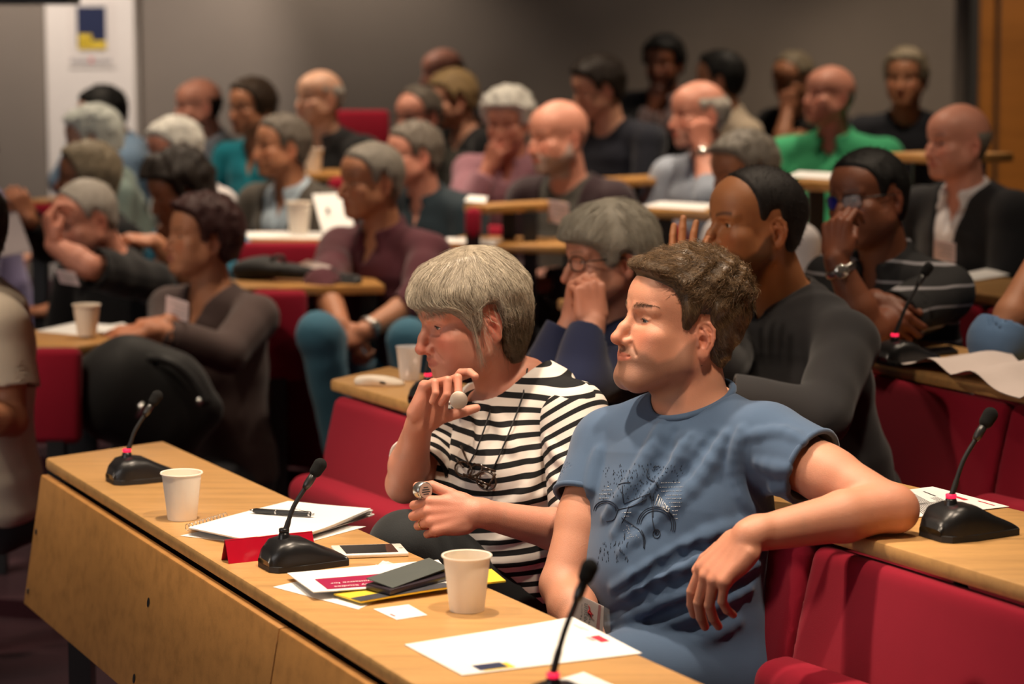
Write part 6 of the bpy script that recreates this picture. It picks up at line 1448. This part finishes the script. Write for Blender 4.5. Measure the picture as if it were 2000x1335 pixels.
    def flow(qq):
        v = qq-np.array((0., -.035, .125), np.float32); v = v/(np.linalg.norm(v, axis=1, keepdims=True)+1e-6); v[:, 2] -= .35; fz = sstep(qq[:, 2], .03, .10); v[:, 1] += np.where(qq[:, 1] > .02, .35*fz-.9*(1-fz), -.15); v[:, 0] += np.where((qq[:, 1] > .045), -.55*(1-fz), 0); return v.astype(np.float32)
    strand_mesh('upper_strands', Vh[iu]-g[iu]*.004, g[iu], 0, 8, Sh, mh, oh, .00045, (-.0008, .008), flow, fr, .20, .3, rng, curl=.16, lens=rng.uniform(.045, .10, len(iu))*np.where(q[iu, 1] > .015, .35+.65*sstep(q[iu, 2], .03, .10), 1.), hold=.75, free=HAIRLINES['layered'])
    ml = hair_mat('hair_dark_shaded_underlayer', (.045, .030, .018), (.22, .16, .10), .36, .5)  # darker underside hair, with some shade painted into the colour
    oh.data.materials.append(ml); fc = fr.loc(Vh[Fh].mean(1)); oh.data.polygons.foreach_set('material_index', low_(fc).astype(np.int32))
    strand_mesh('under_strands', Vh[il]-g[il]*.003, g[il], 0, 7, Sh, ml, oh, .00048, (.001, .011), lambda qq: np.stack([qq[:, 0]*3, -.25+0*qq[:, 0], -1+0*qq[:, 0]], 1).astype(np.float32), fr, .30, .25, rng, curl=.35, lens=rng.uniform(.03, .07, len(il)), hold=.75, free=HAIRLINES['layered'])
    # loose lock in front of the ear
    A = []
    for i in range(34):
        a = np.array((-.076, .018, .03))+rng.normal(0, .004, 3); b = np.array((-.079, .022, -.030))+rng.normal(0, .004, 3); c2 = np.array((-.076, .020, -.070-.03*rng.random()))+rng.normal(0, .004, 3); A.append([fr.w(p) for p in bez(a, (a+b)/2+(-.004, .006, 0), b, c2, 9)])
    strands_to_mesh('loose_lock', np.array(A, np.float32), mh, oh, .0004, .3, rng)
    brow_strands(fr, S, E, hair_mat('brow_grey', (.16, .11, .07), (.3, .22, .15)), 70, rng)
    # striped top
    o_ = dict(g=.012, sleeves=dict(L='short', R='short'), slv=.80, loose=.008, w=1.06, dp=1.06, belly=.035, bust=.055, nr=.088, hem=True, wr=.003, wsc=24., seed=8, sleeve_sep=True)
    B = Sdf(); garment_ops(B, k, o_); fl = []
    for L, r in (([(1075, 960), (1000, 985), (930, 1000)], .010), ([(1080, 1000), (1020, 1035), (960, 1060)], .012), ([(1050, 880), (1040, 940), (1010, 980)], .009), ([(960, 800), (985, 840), (1000, 880)], .007), ([(1090, 1075), (1010, 1095), (930, 1100)], .011), ([(925, 790), (940, 830), (935, 880)], .006)): fl += fold_path(B, L, r)
    S2 = Sdf(); garment_ops(S2, k, dict(o_, folds=fl)); V, F = S2.mesh(.0034); sm = stripe_mat()
    gm = np_mesh('striped_top', V, F, sm, E); set_attr(gm, 'st', ((V-k.pel)@k.ax+.10*((V-k.pel)@k.fwd)+.006*vnoise(V, 16, 5))/.0245+20)
    for sd in 'LR':
        sh, el, wr = k.arms[sd]; ax = nrm(el-sh); SS_ = Sdf(); SS_.add(sleeve(k, sd, 'short', o_), 0); sf = []
        for L, r in (([(1068, 860), (1100, 900), (1150, 915)], .008), ([(1075, 930), (1110, 950), (1160, 945)], .008), ([(1090, 985), (1120, 975), (1165, 985)], .007)) if sd == 'L' else (([(845, 850), (872, 890), (910, 925)], .008), ([(832, 880), (850, 915), (880, 945)], .007)): sf += fold_path(SS_, L, r)
        SS_ = Sdf(); SS_.add(sleeve(k, sd, 'short', dict(o_, sfolds={sd: sf})), 0); V, F = SS_.mesh(.0034); sl = np_mesh('sleeve', V, F, sm, gm)
        fw = np.cross(ax, (0, -1, 0)); set_attr(sl, 'st', ((V-sh)@ax-.28*((V-sh)@nrm(fw))*(1 if sd == 'L' else .6)+.005*vnoise(V, 18, 6))/.0245+20.3)
    # cord with folded spectacles
    chest = S2
    def cord(pts, r=.0017):
        P, ok = trace_many(chest, pts, 4.2, 5.4); return P-(P-CAM)/np.linalg.norm(P-CAM, axis=1, keepdims=True)*.0045
    a = cord([(1022, 770), (1010, 805), (992, 850), (975, 890), (958, 925)]); b = cord([(958, 800), (945, 840), (930, 880), (912, 912)])
    nk = S; P1, _ = trace_many(S, [(1034, 690), (1030, 720), (1026, 745)], 4.2, 5.4); P1 = P1-(P1-CAM)/np.linalg.norm(P1-CAM, axis=1, keepdims=True)*.003
    m = MB(); m.tube(list(P1)+list(a), .0017, 6); m.tube(b, .0017, 6); C = m.build('neck_cord', M_SOFTBLACK, E, True)
    tort = mat_plain('tortoiseshell', (.035, .018, .010), .15, 0, .6, .5, 90); G = [np.array(p) for p in cord([(905, 908), (925, 925), (944, 946), (965, 930)])]
    gl = MB(); rn = random.Random(3)
    for (u, v, rx, ry, rot) in ((905, 916, 17, 14, .5), (950, 938, 20, 17, .7), (928, 918, 16, 9, -.6)):
        pts_ = [(u+rx*math.cos(t)*math.cos(rot)-ry*math.sin(t)*math.sin(rot), v+rx*math.cos(t)*math.sin(rot)+ry*math.sin(t)*math.cos(rot)) for t in np.linspace(0, 2*math.pi, 16, endpoint=False)]
        Pp = cord(pts_); gl.tube(list(Pp-(Pp-CAM)/5*.004), .0022, 6, False, closed=True)
    for seg in (((890, 895), (905, 912)), ((905, 925), (945, 950)), ((925, 905), (968, 920)), ((915, 905), (900, 870)), ((950, 955), (968, 925)), ((918, 930), (958, 948))):
        Pp = cord(list(seg)); gl.tube(list(Pp-(Pp-CAM)/5*.006), .0024, 6)
    gl.build('hanging_spectacles', tort, C, True)
    # ring on the left hand
    sp = hl; p0 = np.array((-.0100, .088, .001)); d0 = np.array((0, math.cos(math.radians(62)), -math.sin(math.radians(62)))); cc = sp.w(p0+d0*.026); ax = sp.wd(d0); u_ = sp.wd((1, 0, 0)); w_ = np.cross(ax, u_)
    m = MB(); m.tube([cc+(u_*math.cos(t)+w_*math.sin(t))*.0094 for t in np.linspace(0, 2*math.pi, 18, endpoint=False)], .0011, 6, False, closed=True); m.build('finger_ring', mat_plain('gold', (.7, .45, .18), .25, 1.), E, True)
    trousers(k, E, mat_fabric('charcoal_denim', hexc('26292b'), .8, .3, 300, .4), (W(790, 1064, 4.76), W(800, 1120, 4.84)), floor=0., h=.006)
    # the things she holds
    tip = hr.w((.086, .066, -.030)); cn = W(896, 781, 4.60)
    t = nrm(CAM-cn+np.array((.3, 0, .2))); a = nrm(np.cross(t, (0, 0, 1))); b = np.cross(a, t); m = MB(); m.lathe([(0, .0022), (.0155, .0022), (.0168, .0012), (.0172, 0), (.0168, -.003), (0, -.003)], cn, 32, R=np.stack([a, b, t], 1))
    tag(m.build('round_lid', mat_plain('brushed_tin', hexc('b9a89a'), .45, .55), None, True), 'small round silvery lid held between thumb and fingers near her chin', 'lid')
    cb = W(826, 957, 4.545); t = nrm(np.array((.55, -.80, .10))); a = nrm(np.cross(t, (0, 0, 1))); b = np.cross(a, t); R = np.stack([a, b, t], 1)
    Eb = empty('balm_tin', cb, 'small silvery tin with a printed round face held in her lower hand', 'tin')
    m = MB(); m.lathe([(0, .010), (.0145, .010), (.0165, .008), (.0168, -.006), (.0155, -.012), (.011, -.018), (0, -.020)], cb, 30, R=R); m.build('tin_body', mat_plain('silver_satin', (.55, .54, .52), .25, .9), Eb, True)
    m = MB(); m.lathe([(0, .0104), (.0138, .0104)], cb, 30, R=R); lb = m.build('printed_face', mat_plain('pale_pink_label', hexc('c9a898'), .5), Eb)
    m = MB()
    for i, w_ in enumerate((.010, .016, .018, .012)): p = cb+t*.0108+b*(.006-.0042*i); m.box(p, (w_, .0018, .0004), R)
    m.build('lettering', M_INK, lb)
    return k
def near_pair():
    # person in charcoal behind the man in blue
    HAIRLINES['buzz'] = ([-.12, -.07, -.045, -.03, -.018, .0, .012, .022, .030, .040, .052, .066, .08, .095], [-.075, -.070, -.050, -.03, .015, .012, -.012, -.006, .035, .062, .078, .088, .092, .1])
    c = center_from_ear(1520, 455, 5.42, 68, 0, 0, 1.10)
    u, v = px(c); d = float((c-CAM)@_fw)
    audience('bearded person in a charcoal collared jumper with one hand raised before the face', u, v, d, 68, 58, hexc('a8714a'), H('buzz', (.012, .009, .008), th=.0035, lump=0, n=2500, length=.004, r0=.0004, wild=.5, edge=.035, name='hair_buzz'), dict(mat=mat_fabric('charcoal_knit', hexc('2b2a2c'), .95, .15, 800, .4), neck='polo', sleeves=SL, g=.013, w=1.05, belly=.02, wr=.005, name='jumper', h=.0045, nr=.066), (dict(wr=W(1405, 772, 5.24), el=W(1600, 812, 5.22), hand='relax', y=(-1, -.2, 0), z=(0, -.3, 1)), dict(wr=W(1342, 606, 5.30), el=W(1400, 715, 5.38), hand=[(6, 8, 6), (3, 6, 5), (6, 8, 6), (10, 14, 8)], y=(-.02, .1, 1), z=(-.55, -.8, .1), thumb=[(.040, .042, -.012), (.052, .066, -.020), (.050, .088, -.026)])), dict(nose=1.05, nosew=1.12, lips=1.1, browcol=(.02, .012, .008), beard=((.030, .018, .012), .72, 's'), jaw=1.02), pitch=0, hs=1.10, bs=1.10, floor=.10, hh=.0017, hb=.005, sko=dict(shL=W(1655, 668, 5.42), shR=W(1448, 655, 5.68), pel=W(1600, 945, 5.62)), nb=W(1540, 600, 5.58))
    c = center_from_ear(1224, 517, 5.86, 70, -6, 0, 1.06); u, v = px(c); d = float((c-CAM)@_fw)
    def gflow(qq): return (np.stack([qq[:, 0]*4, -.3+1.1*(qq[:, 1] > .0)*(qq[:, 2] > .02), -.7+0*qq[:, 0]], 1)).astype(np.float32)
    HAIRLINES['crop'] = ([-.12, -.08, -.055, -.036, -.030, -.012, .004, .012, .026, .040, .056, .072, .095], [-.095, -.095, -.085, -.05, .005, .006, .0, -.028, -.025, .010, .028, .036, .040])
    k, fr, E = audience('grey-haired woman in dark spectacles and a navy jumper, hands clasped at her mouth', u, v, d, 70, 58, hexc('cf957c'), H('crop', (.36, .33, .27), th=.018, lump=.002, n=3500, length=.05, r0=.0006, wild=.15, flow=gflow, edge=.02, h=.0032, name='hair_greywoman'), dict(mat=mat_fabric('navy_knit', hexc('1c2340'), .95, .15, 800, .4), neck='crew', sleeves=SL, g=.014, w=1.05, bust=.05, name='jumper', h=.0045, nr=.075, wr=.005), (dict(wr=W(1158, 632, 5.62), el=W(1128, 752, 5.56), hand=[(62, 70, 30), (66, 74, 30), (68, 74, 30), (70, 70, 30)], y=(-.10, .25, 1), z=(.35, -.9, .1), thumb=TH_FIST), dict(wr=W(1114, 632, 5.70), el=W(1072, 735, 5.70), hand=[(55, 60, 30), (60, 65, 30), (62, 66, 30), (66, 64, 30)], y=(.22, -.05, 1), z=(-.85, -.5, .1), thumb=TH_FIST)), dict(age=.9, jaw=.95, nose=1.1, lips=.9), pitch=-6, hs=1.06, bs=1.04, floor=.10, hh=.0019, hb=.005, glass='x', sko=dict(shL=W(1300, 700, 5.86), shR=W(1165, 700, 6.12), pel=W(1330, 915, 6.0)), nb=W(1248, 640, 6.02))
if DEV.get('near', True):
    man_in_blue(); woman_in_stripes(); near_pair()
# ------------------------------------------------------------------ lamps, world, camera
def spot(p, tgt, power, size=70, col=(1, .80, .60), rad=.07, blend=.55):
    l = bpy.data.lights.new('ceiling_spot', 'SPOT'); l.energy = power; l.color = col; l.spot_size = math.radians(size); l.spot_blend = blend; l.shadow_soft_size = rad
    o = bpy.data.objects.new('ceiling_spot', l); COL.objects.link(o); o.location = p; o.rotation_euler = (Vector(tgt)-Vector(p)).to_track_quat('-Z', 'Y').to_euler(); return o
spot((-.35, 4.55, 3.5), (-.35, 4.45, .7), 330, 60)            # over the front desk
spot((.55, 3.3, 3.5), (.15, 3.8, .8), 250, 66)
spot((-1.5, 4.2, 3.5), (-.5, 4.7, .9), 150, 60)
spot((1.15, 5.1, 3.5), (.8, 5.0, .9), 90, 70)
spot((1.9, 6.3, 3.5), (1.4, 6.6, 1.), 70, 80)
spot((-.9, 8.3, 3.5), (-.8, 8.4, 1.), 170, 78)
spot((.5, 8.0, 3.5), (.3, 8.3, 1.), 190, 78)
spot((-2.1, 10.4, 3.5), (-1.7, 10., 1.), 200, 84)
spot((-.2, 10.0, 3.5), (-.2, 9.9, 1.), 170, 80)
spot((1.5, 9.6, 3.5), (1.4, 9.4, 1.2), 150, 84)
for x, pw in ((-3.1, 62), (-.95, 95), (.9, 14), (2.6, 8)): spot((x, 12.1, 3.05), (x, 12.85, .9), pw, 88, rad=.05, blend=.8, col=(1, .86, .72))
spot((-2.0, 6.3, 3.5), (-1.5, 6.8, .9), 120, 70)
spot((-2.1, 11.2, 3.5), (-2.05, 12.6, 2.0), 240, 46, col=(1, .88, .78))
spot((3.1, 11.2, 3.5), (2.75, 12.7, 1.6), 110, 60)
spot((.6, 6.0, 3.5), (.45, 5.9, 1.), 70, 56)
spot((-2.2, 5.4, 3.5), (-1.3, 6.1, 1.1), 110, 50)
spot((1.6, 10.9, 3.5), (1.5, 11.4, 1.2), 120, 84)
# soft light from the projection screen side of the room
l = bpy.data.lights.new('screen_glow', 'AREA'); l.shape = 'RECTANGLE'; l.size = 3.2; l.size_y = 2.; l.energy = 70; l.color = (1, .93, .88)
o = bpy.data.objects.new('screen_glow', l); COL.objects.link(o); o.location = (-4.6, 1.2, 2.1); o.rotation_euler = (Vector((.3, 5.2, 1.1))-Vector(o.location)).to_track_quat('-Z', 'Y').to_euler()
w = bpy.data.worlds.new('world'); SC.world = w; w.use_nodes = True; w.node_tree.nodes['Background'].inputs[0].default_value = (1, .85, .75, 1); w.node_tree.nodes['Background'].inputs[1].default_value = .035
cam = bpy.data.cameras.new('camera'); co = bpy.data.objects.new('camera', cam); COL.objects.link(co); co.location = (0, 0, CAMH); co.rotation_euler = (math.pi/2-PITCH, 0, 0)
cam.sensor_fit = 'HORIZONTAL'; cam.sensor_width = 36.; cam.lens = FPX/2000*36.; cam.clip_start = .1; cam.clip_end = 60
cam.dof.use_dof = True; cam.dof.focus_distance = 4.50; cam.dof.aperture_fstop = 3.0
SC.camera = co
vs = SC.view_settings; vs.view_transform = 'Standard'; vs.look = 'None'; vs.gamma = 1.; vs.exposure = 0.; vs.use_curve_mapping = False
SC.cycles.use_denoising = True; SC.cycles.max_bounces = 5; SC.cycles.diffuse_bounces = 3; SC.cycles.transparent_max_bounces = 4; SC.cycles.transmission_bounces = 4; SC.cycles.adaptive_threshold = .04; SC.cycles.caustics_reflective = False; SC.cycles.caustics_refractive = False; SC.cycles.sample_clamp_indirect = 6
